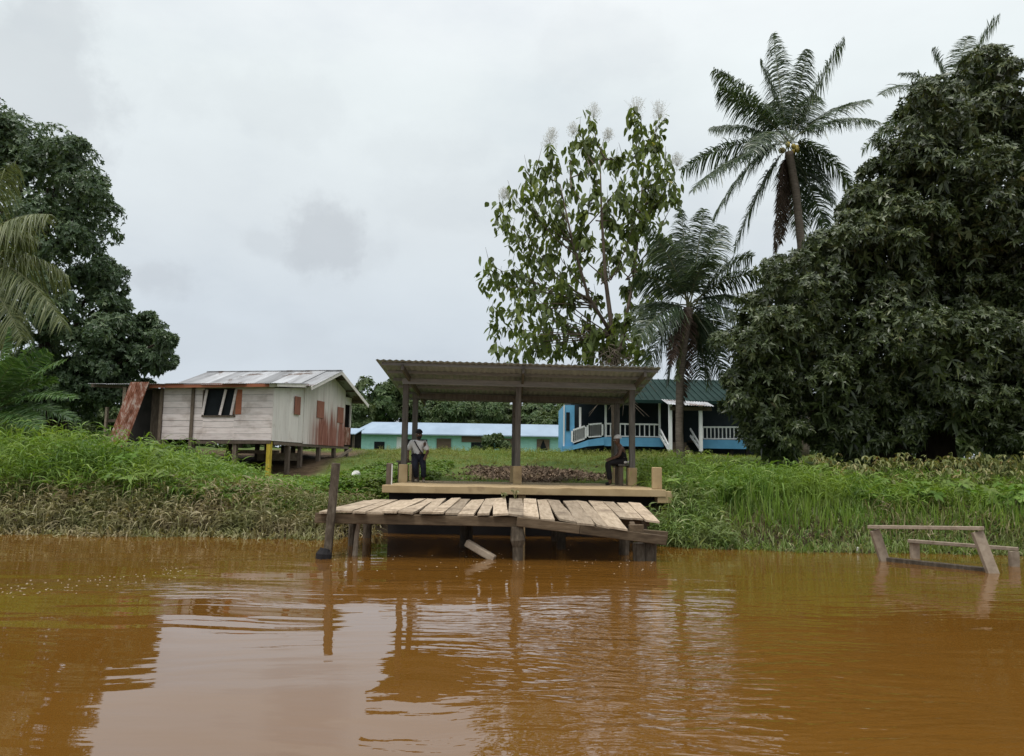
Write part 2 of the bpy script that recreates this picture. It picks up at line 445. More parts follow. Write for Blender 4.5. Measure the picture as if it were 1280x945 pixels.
class MB:
    """collects simple shapes into one mesh"""
    def __init__(self, off=(0, 0, 0)):
        self.v, self.f, self.r = [], [], []
        self.off = Vector(off)

    def add(self, vs, fs, r=None):
        r = random.random() if r is None else r
        b = len(self.v)
        for p in vs:
            self.v.append(Vector(p) - self.off)
            self.r.append(r)
        self.f += [[b + i for i in f] for f in fs]

    def hexa(self, lo, hi, r=None):
        """lo, hi: four corners each, same winding"""
        self.add(list(lo) + list(hi), [(3, 2, 1, 0), (4, 5, 6, 7), (0, 1, 5, 4), (1, 2, 6, 5), (2, 3, 7, 6), (3, 0, 4, 7)], r)

    def box(self, x0, x1, y0, y1, z0, z1, r=None, j=0.0):
        q = lambda: random.uniform(-j, j)
        self.hexa([(x0 + q(), y0 + q(), z0 + q()), (x1 + q(), y0 + q(), z0 + q()), (x1 + q(), y1 + q(), z0 + q()), (x0 + q(), y1 + q(), z0 + q())],
                  [(x0 + q(), y0 + q(), z1 + q()), (x1 + q(), y0 + q(), z1 + q()), (x1 + q(), y1 + q(), z1 + q()), (x0 + q(), y1 + q(), z1 + q())], r)

    def bar(self, p0, p1, w, h, up=(0, 0, 1), r=None, taper=1.0):
        p0, p1 = Vector(p0), Vector(p1)
        d = (p1 - p0).normalized()
        s = d.cross(Vector(up))
        if s.length < 1e-4:
            s = d.cross(Vector((0, 1, 0)))
        s.normalize()
        u = s.cross(d).normalized()
        a, b = s * w / 2, u * h / 2
        self.hexa([p0 - a - b, p0 + a - b, p0 + a + b, p0 - a + b],
                  [p1 - (a + b) * taper, p1 + (a - b) * taper, p1 + (a + b) * taper, p1 - (a - b) * taper], r)

    def tube(self, pts, rad, n=8, r=None, cap=True, wob=0.0):
        pts = [Vector(p) for p in pts]
        if isinstance(rad, (int, float)):
            rad = [rad] * len(pts)
        vs, fs = [], []
        ref = Vector((0.31, 1, 0.17)).normalized()
        for i, p in enumerate(pts):
            t = (pts[min(i + 1, len(pts) - 1)] - pts[max(i - 1, 0)]).normalized()
            a = t.cross(ref)
            if a.length < .05:
                a = t.cross(Vector((1, 0, 0)))
            a.normalize()
            b = t.cross(a)
            for k in range(n):
                an = 2 * math.pi * k / n
                q = 1 + random.uniform(-wob, wob)
                vs.append(p + (a * math.cos(an) + b * math.sin(an)) * rad[i] * q)
        for i in range(len(pts) - 1):
            for k in range(n):
                k2 = (k + 1) % n
                fs.append((i * n + k, i * n + k2, (i + 1) * n + k2, (i + 1) * n + k))
        if cap:
            fs.append(tuple(range(n))[::-1])
            fs.append(tuple((len(pts) - 1) * n + k for k in range(n)))
        self.add(vs, fs, r)

    def sheet(self, p, u, v, pitch=.09, amp=.012, thick=.006, nv=1, r=None, wob=0.0):
        """corrugated sheet from corner p; u across the waves, v along them"""
        p, u, v = Vector(p), Vector(u), Vector(v)
        nrm = u.cross(v).normalized()
        nu = max(4, int(u.length / pitch * 4))
        vs, fs = [], []
        for side in (0, 1):
            for j in range(nv + 1):
                for i in range(nu + 1):
                    w = amp * math.sin(2 * math.pi * (i / nu) * u.length / pitch)
                    vs.append(p + u * (i / nu) + v * (j / nv) + nrm * (w - side * thick + (random.uniform(-wob, wob) if wob and i % 8 == 0 else 0)))
        st = (nu + 1) * (nv + 1)
        for j in range(nv):
            for i in range(nu):
                a = j * (nu + 1) + i
                fs.append((a, a + 1, a + nu + 2, a + nu + 1))
                fs.append((st + a + nu + 1, st + a + nu + 2, st + a + 1, st + a))
        for j in (0, nv):
            for i in range(nu):
                a = j * (nu + 1) + i
                fs.append((a + 1, a, st + a, st + a + 1) if j == 0 else (a, a + 1, st + a + 1, st + a))
        for i in (0, nu):
            for j in range(nv):
                a, c = j * (nu + 1) + i, (j + 1) * (nu + 1) + i
                fs.append((a, c, st + c, st + a))
        self.add(vs, fs, r)

    def blob(self, c, rx, ry, rz, n=8, m=6, jit=.0, r=None):
        vs, fs = [], []
        c = Vector(c)
        for i in range(m + 1):
            th = math.pi * i / m
            for k in range(n):
                ph = 2 * math.pi * k / n
                q = 1 + random.uniform(-jit, jit)
                vs.append(c + Vector((rx * math.sin(th) * math.cos(ph), ry * math.sin(th) * math.sin(ph), rz * math.cos(th))) * q)
        for i in range(m):
            for k in range(n):
                k2 = (k + 1) % n
                fs.append((i * n + k, (i + 1) * n + k, (i + 1) * n + k2, i * n + k2))
        self.add(vs, fs, r)

    def build(self, name, mat, parent=None, smooth=False, bevel=0.0):
        me = bpy.data.meshes.new(name)
        me.from_pydata([tuple(p) for p in self.v], [], self.f)
        at = me.attributes.new('rnd', 'FLOAT', 'POINT')
        at.data.foreach_set('value', np.array(self.r, dtype=np.float32))
        if smooth:
            me.polygons.foreach_set('use_smooth', [True] * len(me.polygons))
        me.update()
        o = link(name, me, mat, parent)
        if bevel:
            bv = o.modifiers.new('bevel', 'BEVEL')
            bv.width = bevel
            bv.segments = 2
            bv.limit_method = 'ANGLE'
        return o

def unit(a):
    return a / np.maximum(np.linalg.norm(a, axis=-1, keepdims=True), 1e-9)

def strips(base, d, side, L, Wd, droop, prof, rnd):
    """N curved strips (leaves, blades, leaflets) -> verts, faces, rnd"""
    n, k = len(base), len(prof)
    t = np.linspace(0, 1, k)[None, :, None]
    L = np.broadcast_to(np.asarray(L, float), (n,))[:, None, None]
    Wd = np.broadcast_to(np.asarray(Wd, float), (n,))[:, None, None]
    dr = np.broadcast_to(np.asarray(droop, float), (n,))[:, None, None]
    mid = base[:, None, :] + d[:, None, :] * L * t + np.array([0, 0, -1.0]) * dr * L * t ** 2
    hw = side[:, None, :] * Wd * np.array(prof)[None, :, None] * .5
    v = np.stack([mid - hw, mid + hw], axis=2).reshape(-1, 3)
    i = np.arange(n)[:, None] * (2 * k) + np.arange(k - 1)[None, :] * 2
    f = np.stack([i, i + 1, i + 3, i + 2], axis=-1).reshape(-1, 4)
    return v, f, np.repeat(rnd, 2 * k)

def merge(parts):
    vs, fs, rs, o = [], [], [], 0
    for v, f, r in parts:
        vs.append(v)
        fs.append(f + o)
        rs.append(r)
        o += len(v)
    return np.concatenate(vs), np.concatenate(fs), np.concatenate(rs)

def foliage(name, parts, mat, parent=None, off=(0, 0, 0)):
    v, f, r = merge(parts)
    return link(name, np_mesh(name, v - np.array(off), f, r), mat, parent)

def rdir(n):
    return unit(rng.normal(size=(n, 3)))

# ------------------------------------------------------------------ terrain
def sst(a, b, x):
    t = np.clip((x - a) / (b - a), 0, 1)
    return t * t * (3 - 2 * t)

def shore(x):
    x = np.asarray(x, float)
    return 16.9 - 1.15 * sst(1.5, 5.5, x) - .5 * sst(-9, -16, x) + .12 * np.sin(x * 1.7) + .08 * np.sin(x * 3.9 + 1) + 1.5 * sst(-3.9, -2.6, x) * (1 - sst(2.2, 3.4, x))

def ground(x, y):
    x, y = np.asarray(x, float), np.asarray(y, float)
    s = y - shore(x)
    z = np.where(s < 0, .35 * s, 0.0)
    z = np.maximum(z, -1.4)
    rise = .78 * sst(0, 2.2, s) + .34 * sst(1.8, 6.5, s)
    mid = 1.0 - .45 * sst(-6.5, -4.0, x) * (1 - sst(1.6, 3.4, x)) * (1 - sst(4.5, 6.0, s))   # lower round the jetty
    z = z + np.where(s > 0, rise * mid, 0)
    z = z + (.45 * sst(24, 32, y) + .62 * sst(31, 41, y) + .28 * sst(40, 50, y) + .25 * sst(55, 100, y))
    z = z + .38 * sst(3.5, 9, x) * sst(20, 27, y) * (1 - .9 * sst(32, 42, y))
    z = z - .28 * sst(-6, -10, x) * sst(26, 31, y) * (1 - sst(38, 46, y))
    z = z - .42 * sst(-4.8, -6.3, x) * sst(19.5, 22.5, y) * (1 - sst(31, 37, y)) * sst(-14, -11.5, x)
    n = .05 * np.sin(x * 1.3 + y * .7) + .04 * np.sin(x * 2.9 - y * 1.9) + .03 * np.sin(x * .6 + y * 3.1)
    return z + n * sst(0.3, 3, s) * (1 - sst(60, 90, y))

def axis_pts(lo, a, b, hi, fine):
    core = np.arange(a, b, fine)
    left = a - np.geomspace(fine, a - lo, 26)[::-1] if lo < a else np.array([])
    right = b + np.geomspace(fine, hi - b, 30)
    return np.concatenate([left, core, [b], right])

xs = axis_pts(-700, -26, 26, 700, .3)
ys = axis_pts(12.0, 13.0, 52, 1500, .3)
gx, gy = np.meshgrid(xs, ys)
gz = ground(gx, gy) + rng.normal(size=gx.shape) * .012 * (gy < 60)
nx, ny = len(xs), len(ys)
idx = np.arange(nx * ny).reshape(ny, nx)
gf = np.stack([idx[:-1, :-1], idx[:-1, 1:], idx[1:, 1:], idx[1:, :-1]], -1).reshape(-1, 4)
s_ = gy - shore(gx)
def litter_patch(x, y):
    w = .5 * np.sin(x * 2.1 + y) + .35 * np.sin(y * 2.7 - x * 1.4)
    return np.clip(1.35 - np.sqrt(((x - .9) / 2.9) ** 2 + ((y - 27.6) / 3.4) ** 2) + .25 * w, 0, 1)
bare = np.maximum(1 - sst(1.0, 2.6, s_), sst(.25, .7, litter_patch(gx, gy)))
bare = np.maximum(bare, sst(-7.4, -8.8, gx) * sst(29.5, 31, gy) * (1 - sst(43, 47, gy)) * sst(-19, -16, gx))
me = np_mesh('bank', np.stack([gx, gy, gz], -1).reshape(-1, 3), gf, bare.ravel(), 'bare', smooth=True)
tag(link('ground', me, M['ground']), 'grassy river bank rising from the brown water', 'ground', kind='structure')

wm = MB()
wm.add([(-700, -300, 0), (700, -300, 0), (700, 22, 0), (-700, 22, 0)], [(0, 1, 2, 3)])
tag(wm.build('river_water', M['water']), 'brown murky river reflecting the bank and the clouds', 'river', kind='structure')

# ------------------------------------------------------------------ wooden dock
def dock_z(x, y):
    f = np.interp(x, [-3.4, 0, 2.1, 2.8], [.80, .78, .55, .47])
    b = np.interp(x, [-3.4, 0, 2.8], [.81, .89, .83])
    t = (y - 13.5) / 3.9
    return f * (1 - t) + b * t

dock = thing('wooden_dock', 'sagging weathered plank dock standing in the river on old timber piles', 'dock', (0, 15.4, 0))
DO = (0, 15.4, 0)
mb = MB(DO)
x = -3.26
while x < 2.68:
    w = random.uniform(.19, .34)
    gap = random.choice((.008, .012, .02, .03, .045))
    y0 = 13.42 + random.uniform(-.10, .09)
    y1 = 17.35 + random.uniform(-.12, .08)
    if x > 2.02:
        y0 = 14.95 + random.uniform(-.1, .25)
    elif x > 1.75:
        y0 = 13.5
    a = x + w
    cup = random.uniform(-.02, .02)
    sk = random.uniform(-.09, .09) if x > -3 else 0
    dz = random.uniform(-.018, .024)
    n = 6
    lo, hi = [], []
    r = random.random()
    rows = []
    for i in range(n + 1):
        yy = y0 + (y1 - y0) * i / n
        q = sk * (i / n - .5)
        for xx in (x, a):
            z = float(dock_z(xx, yy)) + dz + cup * math.sin(i * 1.1 + x * 3) * (1 if xx == x else -1)
            rows.append((xx + q + random.uniform(-.004, .004), yy, z))
    vs = rows + [(p[0], p[1], p[2] - .035) for p in rows]
    m_ = len(rows)
    fs = []
    for i in range(n):
        k = 2 * i
        fs += [(k, k + 1, k + 3, k + 2), (m_ + k + 2, m_ + k + 3, m_ + k + 1, m_ + k), (k + 2, m_ + k + 2, m_ + k, k), (k + 1, m_ + k + 1, m_ + k + 3, k + 3)]
    fs += [(0, m_, m_ + 1, 1), (2 * n + 1, m_ + 2 * n + 1, m_ + 2 * n, 2 * n)]
    mb.add(vs, fs, r)
    x = a + gap
mb.build('decking', M['deck'], dock)

def beam(pts, w, h, name='beam', mat='beam'):
    b = MB(DO)
    for p, q in zip(pts[:-1], pts[1:]):
        b.bar(p, q, w, h)
    return b.build(name, M[mat], dock, bevel=.012)
beam([(-3.36, 13.5, .665), (.42, 13.56, .645)], .12, .17)
beam([(.12, 13.44, .66), (1.2, 13.46, .545), (2.72, 13.62, .36)], .12, .16)
beam([(-3.2, 15.4, .68), (2.75, 15.4, .55)], .12, .16)
beam([(-3.15, 17.1, .69), (2.75, 17.1, .73)], .12, .16)
beam([(2.15, 14.05, .46), (2.85, 14.2, .40)], .14, .14)
def pile(pts, rad, name='pile', mat='pile'):
    b = MB(DO)
    b.tube(pts, rad, 9, wob=.12)
    return b.build(name, M[mat], dock)
# tall mooring post at the upstream corner
mb = MB(DO)
mb.bar((-3.13, 13.38, -.6), (-3.01, 13.36, 1.61), .13, .12, up=(0, 1, 0))
tag(mb.build('mooring_post', M['pile'], dock, bevel=.012), 'tall leaning mooring post with pale lichen')
mb = MB(DO)
mb.tube([(-3.16, 13.3, -.5), (-3.14, 13.3, .08), (-3.12, 13.32, .16)], [.15, .13, .08], 10, wob=.1)
tag(mb.build('stump', M['black'], dock), 'dark waterlogged stump at the foot of the mooring post')
pile([(.15, 13.52, -.6), (.15, 13.52, .22), (.14, 13.52, .34), (.13, 13.52, .57)], [.085, .09, .14, .11])
pile([(2.28, 13.72, -.6), (2.27, 13.72, .3)], [.10, .11])
pile([(2.45, 13.75, -.6), (2.46, 13.75, .32)], [.11, .12])
pile([(2.12, 14.6, -.6), (2.14, 14.6, .42)], [.10, .1])
for x_ in (-3.1, -.9, 1.0, 2.6):
    pile([(x_, 15.4, -.8), (x_ + .02, 15.4, .62)], [.09, .09])
    pile([(x_, 17.05, -.4), (x_, 17.05, .62)], [.09, .09])
mb = MB(DO)
mb.bar((2.08, 13.55, .56), (2.32, 13.62, .56), .10, .14)
mb.bar((2.2, 13.7, .5), (2.2, 14.1, .6), .09, .1)
mb.build('broken_beam_end', M['beam'], dock, bevel=.01)

mb = MB()
mb.tube([P(449, 651, 13.9), P(446, 668, 13.85), P(443, 705, 13.8)], [.035, .04, .05], 7, wob=.1)
tag(mb.build('leaning_stick', M['pale_wood']), 'thin pale pole leaning in the water under the dock', 'pole')
mb = MB()
mb.bar(P(583, 678, 13.75), P(618, 699, 13.6), .14, .12)
tag(mb.build('drift_log', M['pale_wood'], bevel=.02), 'short sawn timber sticking up from the water under the dock', 'log')

# small weed sprigs growing between the deck boards
def sprig(base, h, n, label):
    b = np.repeat(np.array([base]), n, 0)
    az = rng.uniform(0, 2 * np.pi, n)
    d = unit(np.stack([np.cos(az) * .35, np.sin(az) * .35, np.ones(n)], -1))
    sd_ = unit(np.cross(d, rdir(n)))
    v = [strips(b, d, sd_, rng.uniform(.6, 1, n) * h, .012, .1, (.8, 1, .3), rng.uniform(.3, 1, n))]
    tips = b + d * h * .75
    d2 = rdir(n * 3)
    v.append(strips(np.repeat(tips, 3, 0), d2, unit(np.cross(d2, rdir(n * 3))), .07, .04, .3, (.3, 1, .1), rng.uniform(.5, 1, n * 3)))
    o = foliage('weed_sprig', v, M['grass_dry'], None)
    return tag(o, label, 'weed', 'weeds between the deck boards')
sprig((.12, 17.1, .86), .3, 9, 'taller dry weed sprig growing from the back edge of the dock')
sprig((-.14, 17.0, .86), .2, 7, 'low dry weed sprig growing from the back edge of the dock')

# ------------------------------------------------------------------ concrete platform
PO = (.3, 20.5, 0)
plat = thing('concrete_platform', 'long flat mud-stained concrete landing platform behind the plank dock', 'platform', PO)
SL = 1.13
mb = MB(PO)
nn = 26
top = []
for i in range(nn + 1):
    xx = -2.92 + 6.47 * i / nn
    top.append((xx, 17.7 + random.uniform(-.012, .012), SL + random.uniform(-.01, .008)))
vs, fs = [], []
for (xx, yy, z) in top:
    vs += [(xx, yy, SL - .17), (xx, yy, z), (xx, 23.5, SL), (xx, 23.5, SL - .17)]
for i in range(nn):
    a, b = 4 * i, 4 * i + 4
    fs += [(a, b, b + 1, a + 1), (a + 1, b + 1, b + 2, a + 2), (a + 2, b + 2, b + 3, a + 3), (a + 3, b + 3, b, a)]
fs += [(0, 1, 2, 3), (4 * nn + 3, 4 * nn + 2, 4 * nn + 1, 4 * nn)]
mb.add(vs, fs)
mb.build('slab', M['concrete'], plat, bevel=.012)
for x_, y_ in ((.27, 17.95), (-2.7, 21), (3.2, 21), (.27, 21)):
    mb = MB(PO)
    mb.box(x_ - .085, x_ + .085, y_ - .085, y_ + .085, -.2, SL - .172)
    mb.build('pier', M['concrete'], plat, bevel=.01)
mb = MB(PO)
mb.box(3.36, 3.70, 17.72, 18.1, .82, 1.09)
mb.build('end_block', M['concrete'], plat, bevel=.012)
# added dark panel below the slab, deepens the shade under the dock
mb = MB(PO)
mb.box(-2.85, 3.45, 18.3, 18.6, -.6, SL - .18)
mb.build('dark_backing', M['dark_in'], plat)

def bollard(px, y, w, h, label, mat='concrete'):
    X = P(px, 600, y).x
    b = MB((X, y, SL))
    b.box(X - w / 2, X + w / 2, y - w / 2, y + w / 2, SL, SL + h, j=.004)
    o = b.build('concrete_post', M[mat], None, bevel=.014)
    o.location = (X, y, SL + .001)
    return tag(o, label, 'concrete post', 'short concrete posts on the landing platform')
bollard(821, 17.95, .21, .50, 'thick short concrete post at the right end of the landing platform')
bollard(486.5, 18.2, .13, .50, 'grimy short concrete post at the left front corner of the landing platform', 'shed_wood')
mb = MB()
xp = P(489.6, 600, 17.95).x
mb.tube([(xp, 17.95, SL), (xp, 17.95, SL + .48)], .014, 8)
tag(mb.build('white_pipe', M['cap_white']), 'thin white pipe standing beside the grimy left corner post', 'pipe')

# ------------------------------------------------------------------ shelter
SO = (.17, 21.9, SL)
sh = thing('landing_shelter', 'open landing shelter with six posts and a single-slope corrugated roof', 'shelter', SO)
FY, BY = 20.8, 23.0
RF, RB = 19.1, 24.6            # roof front / back edge
def roof_z(x, y):
    t = (y - RF) / (RB - RF)
    fr = 4.21 - .012 * (x + 3.4)
    return fr * (1 - t) + (3.70 - .008 * (x + 3.4)) * t
posts = [(P(506, 540, FY).x, FY), (P(647.5, 540, FY).x, FY), (P(790, 540, FY).x, FY),
         (P(518.5, 540, BY).x, BY), (P(643, 540, BY).x, BY), (P(771, 540, BY).x, BY)]
for i, (px_, py_) in enumerate(posts):
    mb = MB(SO)
    mb.box(px_ - .075, px_ + .075, py_ - .075, py_ + .075, SL + .44, roof_z(px_, py_) - .16, j=.003)
    mb.build('post', M['post_wood'], sh, bevel=.008)
    mb = MB(SO)
    mb.box(px_ - .115, px_ + .115, py_ - .11, py_ + .11, SL + .001, SL + .48, j=.004)
    mb.build('pedestal', M['concrete'], sh, bevel=.012)
xl, xr = posts[0][0] - .06, posts[2][0] + .06
for px_ in (posts[0][0], posts[1][0], posts[2][0]):
    mb = MB(SO)
    x2 = px_ + .1
    mb.bar((x2, RF + .15, roof_z(x2, RF + .15) - .15), (x2, RB - .1, roof_z(x2, RB - .1) - .15), .06, .14)
    mb.build('rafter', M['post_wood'], sh)
for y_, over, hh in ((19.35, .38, .07), (20.3, .38, .07), (21.3, .38, .07), (22.3, .38, .07), (23.3, .38, .07), (24.3, .38, .07)):
    mb = MB(SO)
    mb.bar((xl - over, y_, roof_z(xl - over, y_) - .052), (xr + over, y_, roof_z(xr + over, y_) - .052), .05, hh)
    mb.build('purlin', M['purlin'], sh)
mb = MB(SO)
mb.bar((xl - .03, FY - .11, roof_z(xl, FY) - .20), (xr + .03, FY - .11, roof_z(xr, FY) - .20), .05, .15)
mb.build('crossbeam', M['purlin'], sh)
mb = MB(SO)
mb.bar((xl - .03, BY - .11, roof_z(xl, BY) - .20), (xr + .03, BY - .11, roof_z(xr, BY) - .20), .05, .15)
mb.build('crossbeam', M['post_wood'], sh)
for px_, py_, s in ((posts[1][0], FY, 1), (posts[4][0], BY, -1)):
    mb = MB(SO)
    mb.bar((px_ - .02, py_ + s * .1, roof_z(px_, py_) - .75), (px_ - .02, py_ + s * .55, roof_z(px_, py_) - .22), .05, .07)
    mb.build('brace', M['post_wood'], sh)
mb = MB(SO)
X0, X1 = P(469.5, 452, RF).x, P(826.5, 458, RF).x
p0 = Vector((X0, RF, roof_z(X0, RF)))
mb.sheet(p0, Vector((X1, RF, roof_z(X1, RF))) - p0, Vector((X0, RB, roof_z(X0, RB))) - p0, pitch=.16, amp=.014, thick=.006, nv=5, wob=.012)
mb.build('roof_sheet', M['roof_under'], sh)

def bench(px0, px1, y, label):
    xa, xb = P(px0, 577, y).x, P(px1, 577, y).x
    t = thing('plank_bench', label, 'bench', ((xa + xb) / 2, y, SL), group='benches under the landing shelter')
    o = ((xa + xb) / 2, y, SL)
    mb = MB(o)
    mb.box(xa, xb, y - .16, y + .9, SL + .53, SL + .58, j=.006)
    mb.build('seat', M['post_wood'], t, bevel=.006)
    for a in ((xa + .09), (xb - .09)):
        for b in (y - .06, y + .8):
            mb = MB(o)
            mb.box(a - .05, a + .05, b - .05, b + .05, SL + .001, SL + .529)
            mb.build('leg', M['shed_wood'], t)
    return t
bench(496.5, 522, 21.15, 'rough plank bench beside the man in the pale shirt')
bench(772, 795, 21.1, 'rough plank bench under the seated person in black')
mb = MB()
c = P(782, 576.5, 21.0)
mb.blob((c.x, c.y, SL + .63), .09, .07, .05, 9, 6, .12)
tag(mb.build('white_bag', M['cap_white'], smooth=True), 'small white crumpled bag on the bench behind the person in black', 'bag')

# ------------------------------------------------------------------ sunken wooden frame at the right
fr_o = P(1170, 705, 13.6)
fr_o = Vector((fr_o.x, 13.6, 0))
fr = thing('sunken_frame', 'bleached timber frame half sunk in the river by the reeds', 'wooden frame', fr_o)
def fr_bar(name, a, b, w, h, up=(0, 0, 1), mat='pale_wood', taper=1.0):
    m_ = MB(fr_o)
    m_.bar(a, b, w, h, up, taper=taper)
    return m_.build(name, M[mat], fr, bevel=.008)
lt, rt = P(1093, 661, 14.2), P(1221, 663, 12.9)
lb, rb = P(1107, 705, 14.2), P(1243, 722, 12.75)
fr_bar('rail', P(1086, 658.5, 14.25), P(1229, 660.5, 12.8), .12, .06)
fr_bar('leg', lt + Vector((0, 0, -.02)), lb, .165, .09, (0, 1, 0))
fr_bar('leg', rt + Vector((0, 0, -.02)), rb, .175, .09, (0, 1, 0))
fr_bar('rail', P(1135, 676, 14.75), P(1273, 686.5, 13.75), .14, .06)
fr_bar('leg', P(1143, 679, 14.75), P(1144, 702, 14.75), .15, .10, (0, 1, 0))
fr_bar('leg', P(1267, 689, 13.75), P(1268, 712, 13.75), .15, .10, (0, 1, 0))
a_, b_ = P(1102, 699, 14.3), P(1236, 714, 12.95)
fr_bar('sill', Vector((a_.x, a_.y, .02)), Vector((b_.x, b_.y, .01)), .16, .10, mat='pile')

# ------------------------------------------------------------------ white house on stilts
hc = P(340, 546, 32.0)
TH = R(11.5)
H0 = Vector((hc.x, hc.y, 0))
ho = thing('stilt_house', 'faded white board house on stilts with a patched zinc roof and rusty end wall', 'house', H0, -TH)
FLZ = 2.66
def hp(name, mb_, mat, parent=None, bevel=0.0):
    return mb_.build(name, M[mat], parent or ho, bevel=bevel)
def side_z(v):   # wall top along the side wall
    return np.interp(v, [0, 2.9, 5.25, 8.0], [4.70, 5.0, 5.98, 4.98])
# front wall: horizontal boards, with the window opening left free
def boards(mb_, x0, x1, z0, z1, y, n):
    zs = np.linspace(z0, z1, n + 1)
    for a, b in zip(zs[:-1], zs[1:]):
        mb_.box(x0 + random.uniform(-.006, .006), x1, y + random.uniform(-.008, .008), y + .04, a + .006, b - .006)
WX0, WX1, WZ0, WZ1 = -3.22, -1.78, 3.54, 4.62
mb = MB()
boards(mb, -5.15, WX0, FLZ - .15, 4.70, -.022, 8)
boards(mb, WX1, -.02, FLZ - .15, 4.70, -.022, 8)
boards(mb, WX0, WX1, FLZ - .15, WZ0, -.022, 4)
mb.box(-5.15, -.02, -.02, .02, 4.705, 4.86)
hp('front_wall', mb, 'plank_white')
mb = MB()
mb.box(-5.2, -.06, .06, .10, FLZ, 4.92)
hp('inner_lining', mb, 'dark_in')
# posts on the front
for x_ in (-5.22, -3.72):
    mb = MB()
    mb.box(x_ - .07, x_ + .07, -.09, -.035, 1.1, 4.72)
    hp('wall_post', mb, 'shed_wood')
# window: dark room behind, leaning shutters
wf = MB()
wf.box(WX0 - .06, WX1 + .06, -.05, .05, WZ0 - .07, WZ0)
wf.box(WX0 - .06, WX0, -.04, .05, WZ0 + .001, WZ1)
wf.box(WX1, WX1 + .06, -.04, .05, WZ0 + .001, WZ1)
wo_ = hp('window', wf, 'shed_wood')
mb = MB()
mb.box(WX0, WX1, .02, .045, WZ0, WZ1)
mb.build('pane', M['glass'], wo_)
for a, b in ((WX0 - .02, WX0 + .14), (-2.42, -2.20), (WX1 - .12, WX1 + .06)):
    mb = MB()
    mb.bar((a, -.05, WZ0 + .02), (b, -.05, WZ1 + .02), .11, .03, up=(0, 1, 0))
    hp('shutter_slat', mb, 'plank_white')
mb = MB()
mb.box(WX1 - .02, WX1 + .33, -.035, -.011, WZ0 + .05, WZ1 + .02)
hp('shutter', mb, 'orange')
# side wall: cream panels then the gable wall of sheets
def side_panel(mb_, v0, v1, zb, x=0.0, step=.3):
    v = v0
    while v < v1 - .01:
        b = min(v + step, v1)
        mb_.hexa([(x - .04, v, zb), (x + random.uniform(0, .012), v, zb), (x + random.uniform(0, .012), b, zb), (x - .04, b, zb)],
                 [(x - .04, v, side_z(v)), (x, v, side_z(v)), (x, b, side_z(b)), (x - .04, b, side_z(b))])
        v = b + .004
mb = MB()
side_panel(mb, 0, 2.72, FLZ - .16, step=.45)
hp('side_wall', mb, 'panel_white')
def gable_mat():
    m = rough_mat('rust_run_sheet', [(.3, (.55, .48, .44)), (.5, (.68, .61, .57)), (.75, (.73, .67, .63))], 2, (5, 5, .35), .8, .15, .003, .06)
    n, l = m.node_tree.nodes, m.node_tree.links
    b = n['Principled BSDF']
    src = b.inputs['Base Color'].links[0].from_socket
    t = n.new('ShaderNodeTexCoord')
    sx = n.new('ShaderNodeSeparateXYZ')
    l.new(t.outputs['Object'], sx.inputs[0])
    streak = noise(n, l, t.outputs['Object'], 1.0, 5, .6, (3.5, 3.5, .25))
    hz = n.new('ShaderNodeMapRange')
    hz.inputs[1].default_value = 4.6
    hz.inputs[2].default_value = 3.2
    l.new(sx.outputs[2], hz.inputs[0])
    hy = n.new('ShaderNodeMapRange')
    hy.inputs[1].default_value = 2.9
    hy.inputs[2].default_value = 4.4
    l.new(sx.outputs[1], hy.inputs[0])
    fac = math_node(n, l, 'MULTIPLY', math_node(n, l, 'ADD', hz.outputs[0], math_node(n, l, 'MULTIPLY', math_node(n, l, 'SUBTRACT', streak, .5), 2.4)), hy.outputs[0], True)
    fac = ramp(n, l, fac, [(.15, (0, 0, 0)), (.85, (1, 1, 1))])
    rust = ramp(n, l, noise(n, l, t.outputs['Object'], 2.5, 6, .65, (3, 3, .6)), [(.3, (.20, .065, .042)), (.55, (.31, .125, .09)), (.8, (.44, .27, .22))])
    l.new(mixc(n, l, fac, src, rust), b.inputs['Base Color'])
    return m
M['gable'] = gable_mat()
mb = MB()
side_panel(mb, 2.76, 7.2, FLZ - .2, .03, .12)
hp('gable_wall', mb, 'gable')
mb = MB()
mb.box(-.04, .034, 7.22, 7.98, FLZ - .1, 3.45)
hp('porch_rail', mb, 'rust')
mb = MB()
mb.box(-.04, .034, 7.9, 7.98, 3.452, 4.95)
mb.box(-.04, .034, 7.22, 7.98, 4.6, 4.98)
hp('porch_post', mb, 'panel_white')
for v0, v1, z0, z1 in ((1.75, 2.28, 3.72, 4.52), (3.95, 4.7, 3.72, 4.52), (6.25, 6.95, 3.62, 4.4)):
    mb = MB()
    mb.box(.046, .066, v0, v1, z0, z1)
    hp('shutter', mb, 'shutter')
mb = MB()
mb.box(-.03, .045, 2.70, 2.78, FLZ - .1, 4.98)
hp('corner_trim', mb, 'panel_white')
# back and left walls, floor
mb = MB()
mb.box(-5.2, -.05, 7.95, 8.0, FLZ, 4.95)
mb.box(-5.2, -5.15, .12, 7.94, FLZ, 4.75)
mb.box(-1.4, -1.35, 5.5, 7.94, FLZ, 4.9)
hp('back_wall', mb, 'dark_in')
mb = MB()
mb.box(-5.2, -.05, .025, 7.98, FLZ - .14, FLZ - .008)
hp('floor_frame', mb, 'shed_wood')
